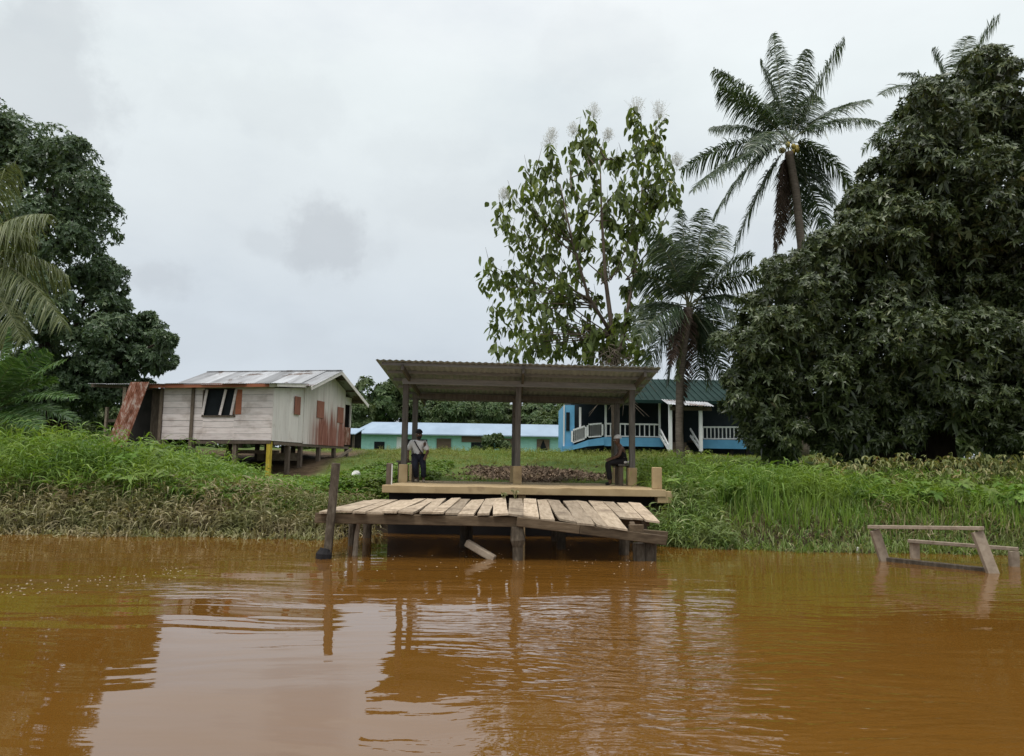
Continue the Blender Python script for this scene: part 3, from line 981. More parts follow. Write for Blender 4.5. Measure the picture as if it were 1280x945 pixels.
# roofs
APX, APZ = 5.25, 6.08
mb = MB()
LX = -6.55
v0 = 2.15
zf = APZ - (APX - v0) * .345
x = LX
for k in range(9):
    x1 = LX + (0.62 - LX) * (k + 1) / 9
    mb.sheet((x, v0 + random.uniform(-.06, .04), zf + .012 * (k % 2)), (x1 - x + .06, 0, 0), (0, APX - v0, APZ - zf), .1, .012, .005, 2)
    x = x1
mb.sheet((.62, 8.75, APZ - (8.75 - APX) * .38), (LX - .62, 0, 0), (0, APX - 8.75, (8.75 - APX) * .38), .12, .012, .005, 1)
roof = hp('roof', mb, 'zinc')
mb = MB()
mb.bar((LX, APX, APZ + .01), (.64, APX, APZ + .01), .28, .03)
mb.build('ridge_cap', M['zinc'], roof)
mb = MB()
mb.bar((.63, v0 - .05, zf - .11), (.63, APX, APZ - .10), .03, .17)
hp('barge_board', mb, 'panel_white')
mb = MB()
mb.bar((.63, APX, APZ - .10), (.63, 8.8, APZ - (8.8 - APX) * .38 - .10), .03, .17)
hp('barge_board', mb, 'panel_white')
for v in (3.4, 4.6, 6.0, 7.2, 8.4):
    zr = APZ - abs(v - APX) * (.345 if v < APX else .38) - .07
    mb = MB()
    mb.bar((-.3, v, zr), (.60, v, zr), .05, .08)
    hp('purlin', mb, 'shed_wood')
# low front roof over the lean-to
mb = MB()
x = -8.5
while x < .25:
    x1 = min(x + random.uniform(.8, 1.1), .32)
    mb.sheet((x, -.5 + random.uniform(-.12, .06), 4.84 + random.uniform(-.02, .03)), (x1 - x + .04, 0, random.uniform(-.02, .02)), (0, 2.9, .30), .1, .012, .005, 1)
    x = x1
hp('lean_to_roof', mb, 'zinc')
mb = MB()
mb.bar((-5.6, -.42, 4.76), (-.02, -.42, 4.78), .03, .15)
hp('fascia', mb, 'orange')
mb = MB()
mb.bar((0.0, -.42, 4.78), (.24, -.1, 4.80), .03, .15)
mb.bar((.30, -.35, 4.80), (.30, 2.3, 5.03), .03, .15)
hp('fascia', mb, 'panel_white')
# stilts
for x_, y_, m_ in ((-.12, .05, 'yellow'), (-.1, 1.6, 'shed_wood'), (-.1, 2.75, 'shed_wood'), (-.1, 4.6, 'shed_wood'), (-.1, 6.3, 'shed_wood'), (-.1, 7.85, 'shed_wood'),
                   (-1.7, .1, 'shed_wood'), (-3.7, .1, 'shed_wood'), (-5.1, .1, 'shed_wood'), (-1.7, 2.7, 'shed_wood'), (-3.6, 2.7, 'shed_wood'), (-1.7, 5.2, 'shed_wood'),
                   (-3.6, 5.2, 'shed_wood'), (-5.1, 5.2, 'shed_wood'), (-3.6, 7.8, 'shed_wood')):
    mb = MB()
    w = .085
    mb.box(x_ - w, x_ + w, y_ - w, y_ + w, .9, FLZ - .17)
    o = hp('stilt', mb, m_)
    if m_ == 'yellow':
        o['label'] = 'yellow painted corner stilt'
mb = MB()
mb.bar((-3.5, .02, FLZ - .25), (-.03, -.02, FLZ - .22), .06, .13)
mb.bar((-.03, .2, FLZ - .25), (-.03, 7.8, FLZ - .25), .06, .13)
mb.bar((-2.8, 1.2, FLZ - .6), (-.3, 1.2, FLZ - .62), .06, .16)
hp('joist', mb, 'shed_wood')
mb = MB()
mb.bar((-2.2, 2.8, FLZ - .8), (-.15, 2.8, FLZ - .78), .05, .35)
mb.bar((-.02, 6.2, FLZ - .9), (.3, 7.6, FLZ - .3), .06, .12)
hp('cross_board', mb, 'pale_wood')

# open lean-to at the house's left end
lx = thing('lean_to_shed', 'dark open lean-to shed at the left end of the white stilt house', 'shed',
           Matrix.Translation(H0) @ Matrix.Rotation(-TH, 4, 'Z') @ Vector((-6.8, 0, 0)), -TH)
def lp(name, mb_, mat):
    for i, v_ in enumerate(mb_.v):
        mb_.v[i] = v_ - Vector((-6.8, 0, 0))
    return mb_.build(name, M[mat], lx)
mb = MB(); mb.box(-6.95, -6.8, -.3, -.15, 1.0, 4.74); lp('post', mb, 'pale_wood')
mb = MB(); mb.box(-8.0, -7.9, 0, .12, 1.0, 3.9); lp('post', mb, 'pale_wood')
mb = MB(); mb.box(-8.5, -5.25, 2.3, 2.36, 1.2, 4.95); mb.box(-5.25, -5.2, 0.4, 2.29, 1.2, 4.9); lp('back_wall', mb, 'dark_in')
mb = MB(); mb.box(-5.95, -5.25, .3, .36, 1.2, 4.72); lp('board_wall', mb, 'shed_wood')
mb = MB(); mb.bar((-8.0, .1, 3.3), (-6.9, .1, 3.34), .05, .12); mb.bar((-8.0, .1, 2.6), (-6.9, .1, 2.6), .05, .2); lp('rail', mb, 'shed_wood')
mb = MB(); mb.bar((-8.6, -.2, 4.82), (-5.6, -.2, 4.70), .06, .12); lp('eave_beam', mb, 'shed_wood')
# two rusty sheets leaning on the eave
T = Matrix.Translation(H0) @ Matrix.Rotation(-TH, 4, 'Z')
for i, (xa, xb, dx) in enumerate(((-7.05, -6.60, .50), (-6.58, -6.06, .42))):
    pb = T @ Vector((xa + .02, -1.05 - .05 * i, 2.0))
    pu = (T @ Vector((xb, -1.05 - .05 * i, 2.0))) - pb
    pt = (T @ Vector((xa + dx + .2, -.62, 4.92))) - pb
    mb = MB(pb)
    mb.sheet(pb, pu, pt, .09, .014, .005, 3, wob=.006)
    o = mb.build('rusty_sheet', M['rust'])
    o.location = pb
    tag(o, ('narrow rusty roofing sheet leaning on the lean-to eave, nearer the open shed', 'wider paler rusty roofing sheet leaning on the lean-to eave, nearer the white boards')[i], 'roofing sheet', 'rusty sheets leaning on the shed')

# ------------------------------------------------------------------ teal building far behind
TY = 85.0
ta, tb = P(449, 560, TY), P(703, 560, TY)
tz0 = 2.5
te = thing('teal_building', 'long low teal building with a pale blue roof beyond the lawn', 'building', ((ta.x + tb.x) / 2, TY, tz0))
TO = ((ta.x + tb.x) / 2, TY, tz0)
ez = P(570, 543.5, TY).z
rz_ = P(570, 529, TY + 4).z
def tX(px):
    return P(px, 550, TY).x
mb = MB(TO); mb.box(ta.x, tb.x, TY, TY + 8, tz0 - .6, ez - .02); mb.build('wall', M['teal'], te)
mb = MB(TO)
mb.hexa([(ta.x - .9, TY - .8, ez - .12), (tb.x + .5, TY - .8, ez - .12), (tb.x + .5, TY + 4, rz_ - .08), (ta.x + .6, TY + 4, rz_ - .08)],
        [(ta.x - .9, TY - .8, ez), (tb.x + .5, TY - .8, ez), (tb.x + .5, TY + 4, rz_), (ta.x + .6, TY + 4, rz_)])
mb.hexa([(ta.x + .6, TY + 4.01, rz_ - .08), (tb.x + .5, TY + 4.01, rz_ - .08), (tb.x + .5, TY + 8.8, ez - .1), (ta.x - .9, TY + 8.8, ez - .1)],
        [(ta.x + .6, TY + 4.01, rz_), (tb.x + .5, TY + 4.01, rz_), (tb.x + .5, TY + 8.8, ez), (ta.x - .9, TY + 8.8, ez)])
mb.build('roof', M['blue_roof'], te)
mb = MB(TO)
x = ta.x
while x < tb.x:
    mb.box(x, x + .035, TY - .03, TY - .002, tz0, ez - .1)
    x += .6
mb.build('cladding_batten', M['teal'], te)
def topen(name, pa, pb, ya, yb, mat, d=.03):
    b = MB(TO)
    z1_, z0_ = P(pa, ya, TY).z, P(pa, yb, TY).z
    b.box(tX(pa), tX(pb), TY - d, TY - d + .025, z0_, z1_)
    return b.build(name, M[mat], te)
topen('window', 468, 481, 552, 566, 'glass', .06)
topen('window', 506, 534, 549, 562, 'glass', .06)
topen('louvre', 496, 505, 546, 564, 'white', .06)
topen('shutter', 546, 564, 548, 560, 'brown_board', .1)
topen('window', 546, 564, 560.2, 566, 'glass', .06)
topen('shutter', 577, 612, 545, 552.5, 'brown_board', .1)
topen('window', 589, 607, 553, 564, 'glass', .06)
topen('shutter', 625, 642, 548, 562, 'brown_board', .08)
topen('window', 671, 687, 549, 563, 'glass', .06)
for pa, pb in ((671, 679), (687, 679)):
    b = MB(TO)
    z1_, z0_ = P(679, 549, TY).z, P(679, 563, TY).z
    q0, q1 = tX(pa), tX(pb)
    b.hexa([(q0, TY - .1, z0_), (q0 + (q1 - q0) * .35, TY - .1, z0_), (q0 + (q1 - q0) * .35, TY - .07, z0_), (q0, TY - .07, z0_)],
           [(q0, TY - .1, z1_), (q1, TY - .1, z1_), (q1, TY - .07, z1_), (q0, TY - .07, z1_)])
    b.build('curtain', M['brown_board'], te)

so = P(440, 560, 78)
s2 = thing('blue_roof_shed', 'small open shed with a pale blue roof between the stilt house and the teal building', 'shed', (so.x, 78, 2.5))
mb = MB((so.x, 78, 2.5)); mb.hexa([(so.x - 2.6, 76.5, 4.5), (so.x + .6, 76.5, 4.5), (so.x + .8, 80, 5.2), (so.x - 2.6, 80, 5.2)],
                                  [(so.x - 2.6, 76.5, 4.58), (so.x + .6, 76.5, 4.58), (so.x + .8, 80, 5.28), (so.x - 2.6, 80, 5.28)])
mb.build('roof', M['blue_roof'], s2)
for q in (-1.6, .3):
    mb = MB((so.x, 78, 2.5)); mb.box(so.x + q - .1, so.x + q + .1, 77, 77.2, 2, 4.55); mb.build('post', M['shed_wood'], s2)
mb = MB((so.x, 78, 2.5)); mb.box(so.x - 2.5, so.x + .6, 79.5, 79.6, 2, 5.1); mb.build('back_wall', M['dark_in'], s2)

# ------------------------------------------------------------------ blue house with the white veranda
BYD = 45.0
bo = P(815, 560, BYD)
BO = (bo.x, BYD, 2.5)
bh = thing('blue_house', 'blue house with a white railed veranda and a dark green roof behind the palm', 'house', BO)
def bX(px, y=BYD):
    return P(px, 550, y).x
def bZ(py, px=815, y=BYD):
    return P(px, py, y).z
fz = bZ(548)
def bp(name, fn, mat, parent=None, bevel=0):
    b = MB(BO)
    fn(b)
    return b.build(name, M[mat], parent or bh, bevel=bevel)
bp('wall', lambda b: b.box(bX(718), bX(960), 47.6, 54, 1.8, bZ(497, y=47.6)), 'blue_shade')
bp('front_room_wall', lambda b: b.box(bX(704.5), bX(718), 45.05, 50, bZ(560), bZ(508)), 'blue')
bp('window', lambda b: b.box(bX(707.5), bX(712), 45.0, 45.04, bZ(540), bZ(517)), 'glass')
bp('corner_trim', lambda b: b.box(bX(704), bX(705.6), 44.98, 45.04, bZ(562), bZ(508)), 'white')
def roof_f(b):
    e, r_ = bZ(501, y=44.2), bZ(474, y=50)
    x0, x1 = bX(724, 44.2), bX(945, 44.2)
    b.hexa([(x0, 44.2, e - .1), (x1, 44.2, e - .1), (x1, 50, r_ - .1), (x0, 50, r_ - .1)], [(x0, 44.2, e), (x1, 44.2, e), (x1, 50, r_), (x0, 50, r_)])
    b.hexa([(x0, 50.02, r_ - .1), (x1, 50.02, r_ - .1), (x1, 55.5, e - .1), (x0, 55.5, e - .1)], [(x0, 50.02, r_), (x1, 50.02, r_), (x1, 55.5, e), (x0, 55.5, e)])
    k = x0
    while k < x1:
        b.hexa([(k, 44.2, e + .002), (k + .05, 44.2, e + .002), (k + .05, 49.9, r_ + .002), (k, 49.9, r_ + .002)],
               [(k, 44.2, e + .04), (k + .05, 44.2, e + .04), (k + .05, 49.9, r_ + .04), (k, 49.9, r_ + .04)])
        k += .4
bp('roof', roof_f, 'green_roof')
bp('fascia', lambda b: b.box(bX(724, 44.2), bX(945, 44.2), 44.15, 44.18, bZ(504, y=44.2), bZ(500, y=44.2)), 'green_roof')
def porch_f(b):
    x0, x1 = bX(835, 42.6), bX(893, 42.6)
    b.sheet((x0, 42.6, bZ(505.5, 860, 42.6)), (x1 - x0, 0, -.08), (0, 1.8, .42), .15, .02, .01, 1)
pr = bp('porch_roof', porch_f, 'zinc')
bp('porch_beam', lambda b: b.box(bX(838, 43), bX(890, 43), 42.95, 43.05, bZ(513, 860, 43), bZ(508.5, 860, 43)), 'shed_wood')
# veranda floor and skirting
bp('veranda_floor', lambda b: (b.box(bX(755), bX(836), 45.0, 47.55, fz - .12, fz), b.box(bX(872), bX(960), 45.0, 47.55, fz - .12, fz)), 'shed_wood')
bp('skirting', lambda b: b.box(bX(755), bX(829), 44.93, 44.99, bZ(558, 790), fz + .03), 'blue')
bp('skirting', lambda b: b.box(bX(878), bX(937), 44.93, 44.99, bZ(561, 910), bZ(550, 910)), 'blue')
for px_ in (770, 800, 890, 915, 935):
    bp('floor_stump', lambda b: b.box(bX(px_) - .1, bX(px_) + .1, 45.1, 45.3, 2.0, fz - .12), 'dark_in')
def railing(pa, pb, za, zb, y, h, n, w=.06):
    xa, xb = bX(pa, y), bX(pb, y)
    def f(b):
        b.bar((xa, y, za + h), (xb, y, zb + h), .07, .09)
        b.bar((xa, y, za + .12), (xb, y, zb + .12), .05, .07)
        for i in range(n + 1):
            t = i / n
            xx = xa + (xb - xa) * t
            zz_ = za + (zb - za) * t
            b.box(xx - w / 2, xx + w / 2, y - .025, y + .025, zz_ + .155, zz_ + h - .046)
    return bp('railing', f, 'white')
bp('door', lambda b: b.box(bX(848, 46), bX(862, 46), 47.5, 47.58, fz - .1, fz + 2.2), 'bark_dark')
railing(757, 824, fz - .02, fz - .02, 45.06, .84, 11)
railing(879, 937, bZ(551, 880), bZ(551, 937), 45.06, .80, 12)
railing(735.5, 752, bZ(549, 735), fz - .03, 44.9, .85, 7, .2)
railing(716, 731, bZ(556, 716), bZ(551, 731), 44.9, .85, 6, .2)
def ramp_f(b):
    pts = [(702, 558, 565), (716, 557, 562), (735, 550, 558), (755, 546.5, 556.5)]
    for (pa, ta_, ba), (pb, tb_, bb) in zip(pts[:-1], pts[1:]):
        b.hexa([(bX(pa), 44.86, bZ(ba, pa)), (bX(pb), 44.86, bZ(bb, pb)), (bX(pb), 46, bZ(bb, pb)), (bX(pa), 46, bZ(ba, pa))],
               [(bX(pa), 44.86, bZ(ta_, pa)), (bX(pb), 44.86, bZ(tb_, pb)), (bX(pb), 46, bZ(tb_, pb)), (bX(pa), 46, bZ(ta_, pa))])
bp('ramp', ramp_f, 'blue')
for px_, yt, yb_, y_ in ((725, 509, 551, 45.1), (824.5, 503, 548, 45.1), (838, 503, 563, 43.1), (876, 507, 564, 43.1), (937, 503, 552, 45.1), (757, 503, 549, 45.1)):
    w = .09 if y_ < 45 else .06
    bp('veranda_post', lambda b: b.box(bX(px_, y_) - w, bX(px_, y_) + w, y_ - w, y_ + w, bZ(yb_, px_, y_), bZ(yt, px_, y_)), 'white')
def steps_f(b):
    for k in range(4):
        b.box(bX(839, 43.8), bX(862, 43.8), 43.3 + k * .42, 43.66 + k * .42, 2.5, 2.62 + k * .17)
bp('steps', steps_f, 'shed_wood')
for pa, pb in ((825, 837), (863, 877)):
    def f(b, pa=pa, pb=pb):
        for dz in (0, -.4):
            b.bar((bX(pa, 44.9), 44.9, bZ(536, pa, 44.9) + dz), (bX(pb, 43.2), 43.2, bZ(560, pb, 43.2) + dz * .5), .06, .12)
        for t in (.25, .5, .75):
            xx = bX(pa, 44.9) * (1 - t) + bX(pb, 43.2) * t
            yy = 44.9 - 1.7 * t
            z1_ = bZ(536, pa, 44.9) * (1 - t) + bZ(560, pb, 43.2) * t
            b.box(xx - .03, xx + .03, yy - .03, yy + .03, z1_ - .38 + .2 * t, z1_ - .07)
    bp('stair_rail', f, 'white')

# ------------------------------------------------------------------ foliage generators
def whorls(pts, nrm, k, L, Wd, droop, spread=.35, lj=.3, prof=(.3, 1, .08)):
    """rosettes of k leaves at each point"""
    n = len(pts)
    a = np.where(np.abs(nrm[:, 2:3]) < .9, np.array([[0, 0, 1.0]]), np.array([[1.0, 0, 0]]))
    t1 = unit(np.cross(nrm, a))
    t2 = np.cross(nrm, t1)
    ang = rng.uniform(0, 2 * np.pi, (n, 1)) + np.arange(k)[None, :] * (2 * np.pi / k) + rng.normal(0, .3, (n, k))
    up = rng.uniform(spread - .3, spread + .3, (n, k, 1))
    d = unit(t1[:, None] * np.cos(ang)[..., None] + t2[:, None] * np.sin(ang)[..., None] + nrm[:, None] * up).reshape(-1, 3)
    nn_ = np.repeat(nrm, k, 0)
    sd_ = unit(np.cross(d, nn_) + .35 * rng.normal(size=d.shape))
    base = np.repeat(pts, k, 0)
    m = len(base)
    clump = np.repeat(rng.uniform(0, 1, n), k)
    rnd = np.clip(.6 * clump + .4 * rng.uniform(0, 1, m), 0, 1)
    return strips(base, d, sd_, L * rng.uniform(1 - lj, 1 + lj, m), Wd * rng.uniform(.8, 1.2, m), droop * rng.uniform(.5, 1.5, m), prof, rnd)

def lobe_points(c, r, nclump, per, crad=.42, zsq=.85):
    """points over the bumpy outside of a lobe: clumps of twig ends"""
    d = rdir(nclump)
    d[:, 2] = np.abs(d[:, 2]) * rng.choice([1, 1, 1, -.7], nclump)
    d = unit(d)
    cc = np.array(c) + d * r * rng.uniform(.7, 1.0, (nclump, 1)) * np.array([1, 1, zsq])
    cr = r * crad * rng.uniform(.7, 1.25, nclump)
    e = rdir(nclump * per)
    dd = np.repeat(d, per, 0)
    e = unit(e + dd * .55 + np.array([0, 0, .35]))
    pts = np.repeat(cc, per, 0) + e * np.repeat(cr, per)[:, None] * rng.uniform(.75, 1.05, (nclump * per, 1)) * np.array([1, 1, .75])
    return pts, e

def limb(mb_, a, b, r0, r1, sag=.15, n=5, seg=7):
    a, b = Vector(a), Vector(b)
    L = (b - a).length
    off = Vector((random.uniform(-1, 1), random.uniform(-1, 1), random.uniform(-.2, .8))) * L * sag
    pts = []
    for i in range(n + 1):
        t = i / n
        p = a.lerp(b, t) + off * (4 * t * (1 - t)) * .5
        pts.append(p)
    mb_.tube(pts, [r0 + (r1 - r0) * (i / n) for i in range(n + 1)], seg, wob=.08)
    return pts

# ---- mango tree on the right
MY = 27.0
mbase = P(1140, 583, MY)
mbz = float(ground(mbase.x, MY))
mt = thing('mango_tree', 'huge dense dark mango tree with low spreading crown on the right bank', 'tree', (mbase.x, MY, mbz - .1))
MO = (mbase.x, MY, mbz - .1)
lob = [(1222, 112, 55), (1170, 160, 58), (1255, 165, 70), (1128, 222, 50), (1185, 235, 72), (1275, 250, 80), (1066, 305, 48), (1120, 300, 58),
       (1330, 170, 85), (1350, 290, 85), (1205, 300, 50), (1094, 260, 40), (1420, 250, 90),
       (1000, 375, 58), (955, 432, 48), (1075, 425, 68), (945, 495, 42), (1020, 490, 68), (1150, 440, 62), (1075, 515, 50), (1225, 440, 56), (1040, 345, 50),
       (1150, 350, 42), (1245, 345, 46), (1300, 360, 60), (1270, 490, 55), (1345, 440, 80), (1225, 500, 48), (972, 545, 34), (1062, 548, 36), (1125, 512, 52), (1205, 505, 46), (1290, 400, 60), (1210, 385, 50), (1115, 370, 46), (1290, 545, 48), (1430, 400, 90), (1350, 540, 60)]
parts = []
tb_ = MB(MO)
lob_w = []
for (px, py, r_) in lob:
    for layer, dy in ((0, rng.uniform(-2.6, -.6)), (1, rng.uniform(1.2, 3.6))):
        if layer == 0 and 343 <= py <= 362:      # a hollow between the upper and the lower crown
            dy = .3
        y = MY + dy
        c = P(px, py, y)
        rr = r_ / F * MY * (.92 if py < 340 else 1.0)
        lob_w.append((c, rr))
        pts, e = lobe_points(c, rr, 26 if layer == 0 else 15, 34 if layer == 0 else 26, .33)
        parts.append(whorls(pts, unit(e + .5 * rdir(len(e))), 8, .16, .062, .18, .3, .45, (.45, 1, .1)))
        # sparse inner leaves close the crown
        q = rdir(200) * rr * rng.uniform(.25, .85, (200, 1)) + np.array(c)
        parts.append(whorls(q, rdir(200), 6, .30, .10, .4))
foliage('crown', parts, M['mango'], mt, MO)
tA = [P(1117, 592, 26.6), P(1112, 560, 26.7), P(1100, 520, 26.8), P(1080, 470, 26.8)]
tA[0].z = float(ground(tA[0].x, 26.6)) - .1
tb_.tube(tA, [.85, .62, .5, .38], 12, wob=.06)
tB = [P(1172, 592, 27.2), P(1170, 560, 27.2), P(1172, 500, 27.2), P(1180, 400, 27.2), P(1195, 250, 27.2)]
tB[0].z = float(ground(tB[0].x, 27.2)) - .1
tb_.tube(tB, [.8, .6, .55, .42, .2], 12, wob=.06)
for (c, rr) in lob_w[::2]:
    a = tA[3] if c.x < mbase.x - .5 and c.z < 8 else (tB[3] if c.z > 6.5 else tB[2])
    limb(tb_, a, c.lerp(a, .35), .13, .05, .12)
tb_.build('trunk', M['bark_dark'], mt, smooth=True)

# ---- dense tree on the left behind the house
LY = 39.0
lbase = P(70, 560, LY)
lz = float(ground(lbase.x, LY))
LO = (lbase.x, LY, lz - .1)
ltree = thing('rain_tree', 'tall dense dark green tree behind the lean-to shed and palm', 'tree', LO)
lob = [(20, 195, 60), (60, 235, 62), (-40, 190, 70), (105, 290, 48), (40, 310, 70), (-50, 300, 80), (125, 350, 36), (85, 375, 58), (20, 400, 60),
       (130, 420, 36), (85, 450, 46), (178, 430, 36), (160, 455, 40), (194, 452, 26), (120, 492, 44), (165, 488, 32), (80, 500, 44), (20, 500, 44), (130, 470, 36), (40, 470, 40), (-60, 420, 70), (75, 200, 40), (110, 240, 36),
       (0, 165, 32), (175, 405, 22), (206, 424, 14), (150, 385, 18)]
parts = []
lt_ = MB(LO)
tr = [Vector((lbase.x, LY, lz - .1)), P(68, 500, LY), P(60, 430, LY), P(50, 330, LY), P(45, 240, LY)]
lt_.tube(tr, [.7, .5, .42, .32, .15], 11, wob=.05)
for (px, py, r_) in lob:
    for layer in (0, 1):
        c = P(px, py, LY + (rng.uniform(-3, -.4) if layer == 0 else rng.uniform(1, 4)))
        rr = r_ / F * LY * (.88 if r_ > 45 else .80)
        nc = max(7, int(13 * min(1.2, rr / 2.2)))
        pts, e = lobe_points(c, rr, nc + 3 if layer == 0 else nc * 2 // 3, 58, .46)
        parts.append(whorls(pts, unit(e + .5 * rdir(len(e))), 6, .17, .09, .15, .3, .45))
        q = rdir(40) * rr * rng.uniform(.2, .8, (40, 1)) + np.array(c)
        parts.append(whorls(q, rdir(40), 6, .36, .18, .3))
        if layer == 0:
            k = 1 if py > 400 else (2 if py > 300 else 3)
            limb(lt_, tr[k], c, .16, .04, .1)
foliage('crown', parts, M['broad'], ltree, LO)
lt_.build('trunk', M['bark_dark'], ltree, smooth=True)

# ---- open big-leaved tree in the middle
KY = 31.0
kb = P(770, 566, KY)
kz = float(ground(kb.x, KY))
KO = (kb.x, KY, kz - .1)
kt = thing('big_leaf_tree', 'open airy tree with big drooping leaves and pale seed plumes behind the shelter', 'tree', KO)
km = MB(KO)
trunk = [Vector((kb.x, KY, kz - .1)), P(769, 520, KY), P(766, 470, KY), P(766, 420, KY), P(757, 350, KY), P(752, 270, KY), P(750, 200, KY)]
km.tube(trunk, [.2, .16, .14, .11, .08, .05, .025], 9, wob=.05)
tr2 = [trunk[2], P(778, 420, KY + .2), P(792, 350, KY + .5), P(800, 270, KY + .6), P(806, 190, KY + .7)]
km.tube(tr2, [.10, .085, .06, .04, .02], 8, wob=.05)
tr3 = [trunk[3], P(735, 370, KY - .4), P(715, 300, KY - .6), P(700, 230, KY - .7)]
km.tube(tr3, [.085, .065, .045, .02], 8, wob=.05)
ends = [(612, 330), (622, 355), (606, 345), (660, 215), (655, 240), (690, 190), (672, 205), (725, 165), (738, 150), (715, 185), (752, 185), (793, 140), (800, 165), (796, 190),
        (825, 150), (822, 180), (820, 200), (770, 205), (778, 195), (840, 215), (845, 240), (835, 232), (640, 290), (655, 285), (625, 260), (632, 275), (640, 330), (660, 330),
        (615, 390), (622, 410), (640, 395), (655, 420), (680, 420), (665, 440), (700, 440), (620, 440), (690, 300), (680, 330), (700, 350), (690, 390), (720, 330), (735, 300),
        (725, 260), (745, 235), (760, 255), (700, 250), (712, 225), (775, 240), (790, 230), (800, 250), (815, 260), (780, 290), (770, 320), (745, 370), (730, 400), (720, 430),
        (750, 440), (740, 415), (795, 310), (800, 335), (790, 390), (775, 430), (760, 400), (700, 280), (665, 260), (675, 235), (688, 262), (640, 242), (664, 365), (650, 380),
        (690, 445), (640, 440), (675, 395), (705, 405), (715, 300), (645, 350), (668, 300), (803, 280), (742, 205), (735, 180), (810, 225), (758, 300), (735, 445),
        (712, 375), (695, 370), (728, 285), (768, 275), (785, 265), (688, 215), (678, 285), (820, 240), (832, 205), (752, 330), (800, 420), (815, 400), (790, 445), (770, 450), (822, 350), (805, 440), (760, 445), (785, 360), (812, 378), (775, 400), (735, 425), (828, 300), (765, 425)]
lp_, ld_ = [], []
stems = [trunk[3:], tr2[1:], tr3]
allnodes = [p for st in stems for p in st]
for (px, py) in ends:
    yj = KY + random.uniform(-2.4, 2.4)
    e = P(px, py, yj)
    cand = sorted(allnodes, key=lambda q: abs((e.z - q.z) - 1.4 * math.hypot(e.x - q.x, e.y - q.y) * .8) + .4 * (e - q).length)
    a = cand[0].lerp(cand[1], random.random() * .3)
    if a.z > e.z + .6:
        a = trunk[3]
    n = 6
    mid = a.lerp(e, .5) + Vector((e.x - a.x, e.y - a.y, 0)) * .18 - Vector((0, 0, (e.z - a.z) * .12))
    pts = []
    for i in range(n + 1):
        t = i / n
        pts.append(a * (1 - t) ** 2 + mid * 2 * t * (1 - t) + e * t * t + Vector((random.uniform(-.05, .05), random.uniform(-.05, .05), 0)) * (t > 0))
    km.tube(pts, [.032 * (1 - .75 * i / n) for i in range(n + 1)], 5, cap=False)
    # hanging leaves along the outer part of the branch, in vertical chains at the end
    for i in range(random.randint(19, 28)):
        t = random.uniform(.5, 1.0)
        p = a * (1 - t) ** 2 + mid * 2 * t * (1 - t) + e * t * t
        lp_.append((p.x + random.gauss(0, .13), p.y + random.gauss(0, .13), p.z + random.gauss(0, .10)))
    for i in range(random.randint(15, 24)):
        lp_.append((e.x + random.gauss(0, .16), e.y + random.gauss(0, .16), e.z - random.uniform(-.35, .75)))
    if random.random() < .8:
        tw = [e, e + Vector((random.uniform(-.2, .2), random.uniform(-.2, .2), random.uniform(.3, .9)))]
        km.tube(tw, [.012, .005], 4, cap=False)
km.build('trunk', M['bark'], kt, smooth=True)
for px, py, h in ((768, 440, 40), (782, 455, 60)):
    b = MB(KO)
    for i in range(60):
        a = P(770 + random.uniform(-14, 22), random.uniform(430, 500), KY - random.uniform(.2, 1.2))
        e = a + Vector((random.gauss(0, .7), random.gauss(0, .4), random.uniform(-.8, .3)))
        b.tube([a, a.lerp(e, .5) + Vector((0, 0, random.uniform(.05, .25))), e], [.016, .012, .006], 4, cap=False)
    b.build('dead_twig', M['twig'], kt)
lp_ = np.array(lp_)
n = len(lp_)
az = rng.uniform(0, 2 * np.pi, n)
d = unit(np.stack([np.cos(az) * .8, np.sin(az) * .8, rng.uniform(-1.9, -.1, n)], -1))
sd_ = unit(np.cross(d, np.array([0, 0, 1.0])) + .4 * rng.normal(size=(n, 3)))
rn = rng.beta(1.6, 2.0, n)
foliage('crown', [strips(lp_, d, sd_, rng.uniform(.18, .38, n), rng.uniform(.14, .26, n), .35, (.25, .95, .85, .1), rn)], M['teak'], kt, KO)
# pale seed plumes standing above the topmost shoots
for (px, py, hpx, wpx) in ((795, 135, 34, 14), (824, 140, 34, 12), (742, 140, 30, 14), (716, 160, 24, 10), (686, 178, 28, 13), (630, 240, 20, 9), (846, 200, 26, 9), (690, 165, 22, 10), (760, 165, 20, 9)):
    c = np.array(P(px, py + 8, KY + random.uniform(-1, 1)))
    hh, ww = hpx / F * KY * .5, wpx / F * KY
    k = 420
    q = rdir(k) * rng.uniform(.15, 1, (k, 1)) ** .6 * np.array([ww, ww, hh]) * np.array([1, 1, 1.0])
    q[:, :2] *= (1.15 - .55 * (q[:, 2:3] / hh + 1) / 2)
    b = c + q + np.array([0, 0, hh * .55])
    d = rdir(k)
    v1 = strips(b, d, unit(np.cross(d, rdir(k))), rng.uniform(.03, .075, k), .018, .1, (1, .9, .5), rng.uniform(0, 1, k))
    st_ = np.repeat(np.array([c]), 26, 0)
    d2 = unit(q[:26] + np.array([0, 0, hh * 1.2]))
    v2 = strips(st_, d2, unit(np.cross(d2, rdir(26))), hh * 1.5, .012, .05, (1, .8, .5), rng.uniform(0, .5, 26))
    v1 = merge([v1, v2])
    foliage('seed_plume', [v1], M['plume'], kt, KO)

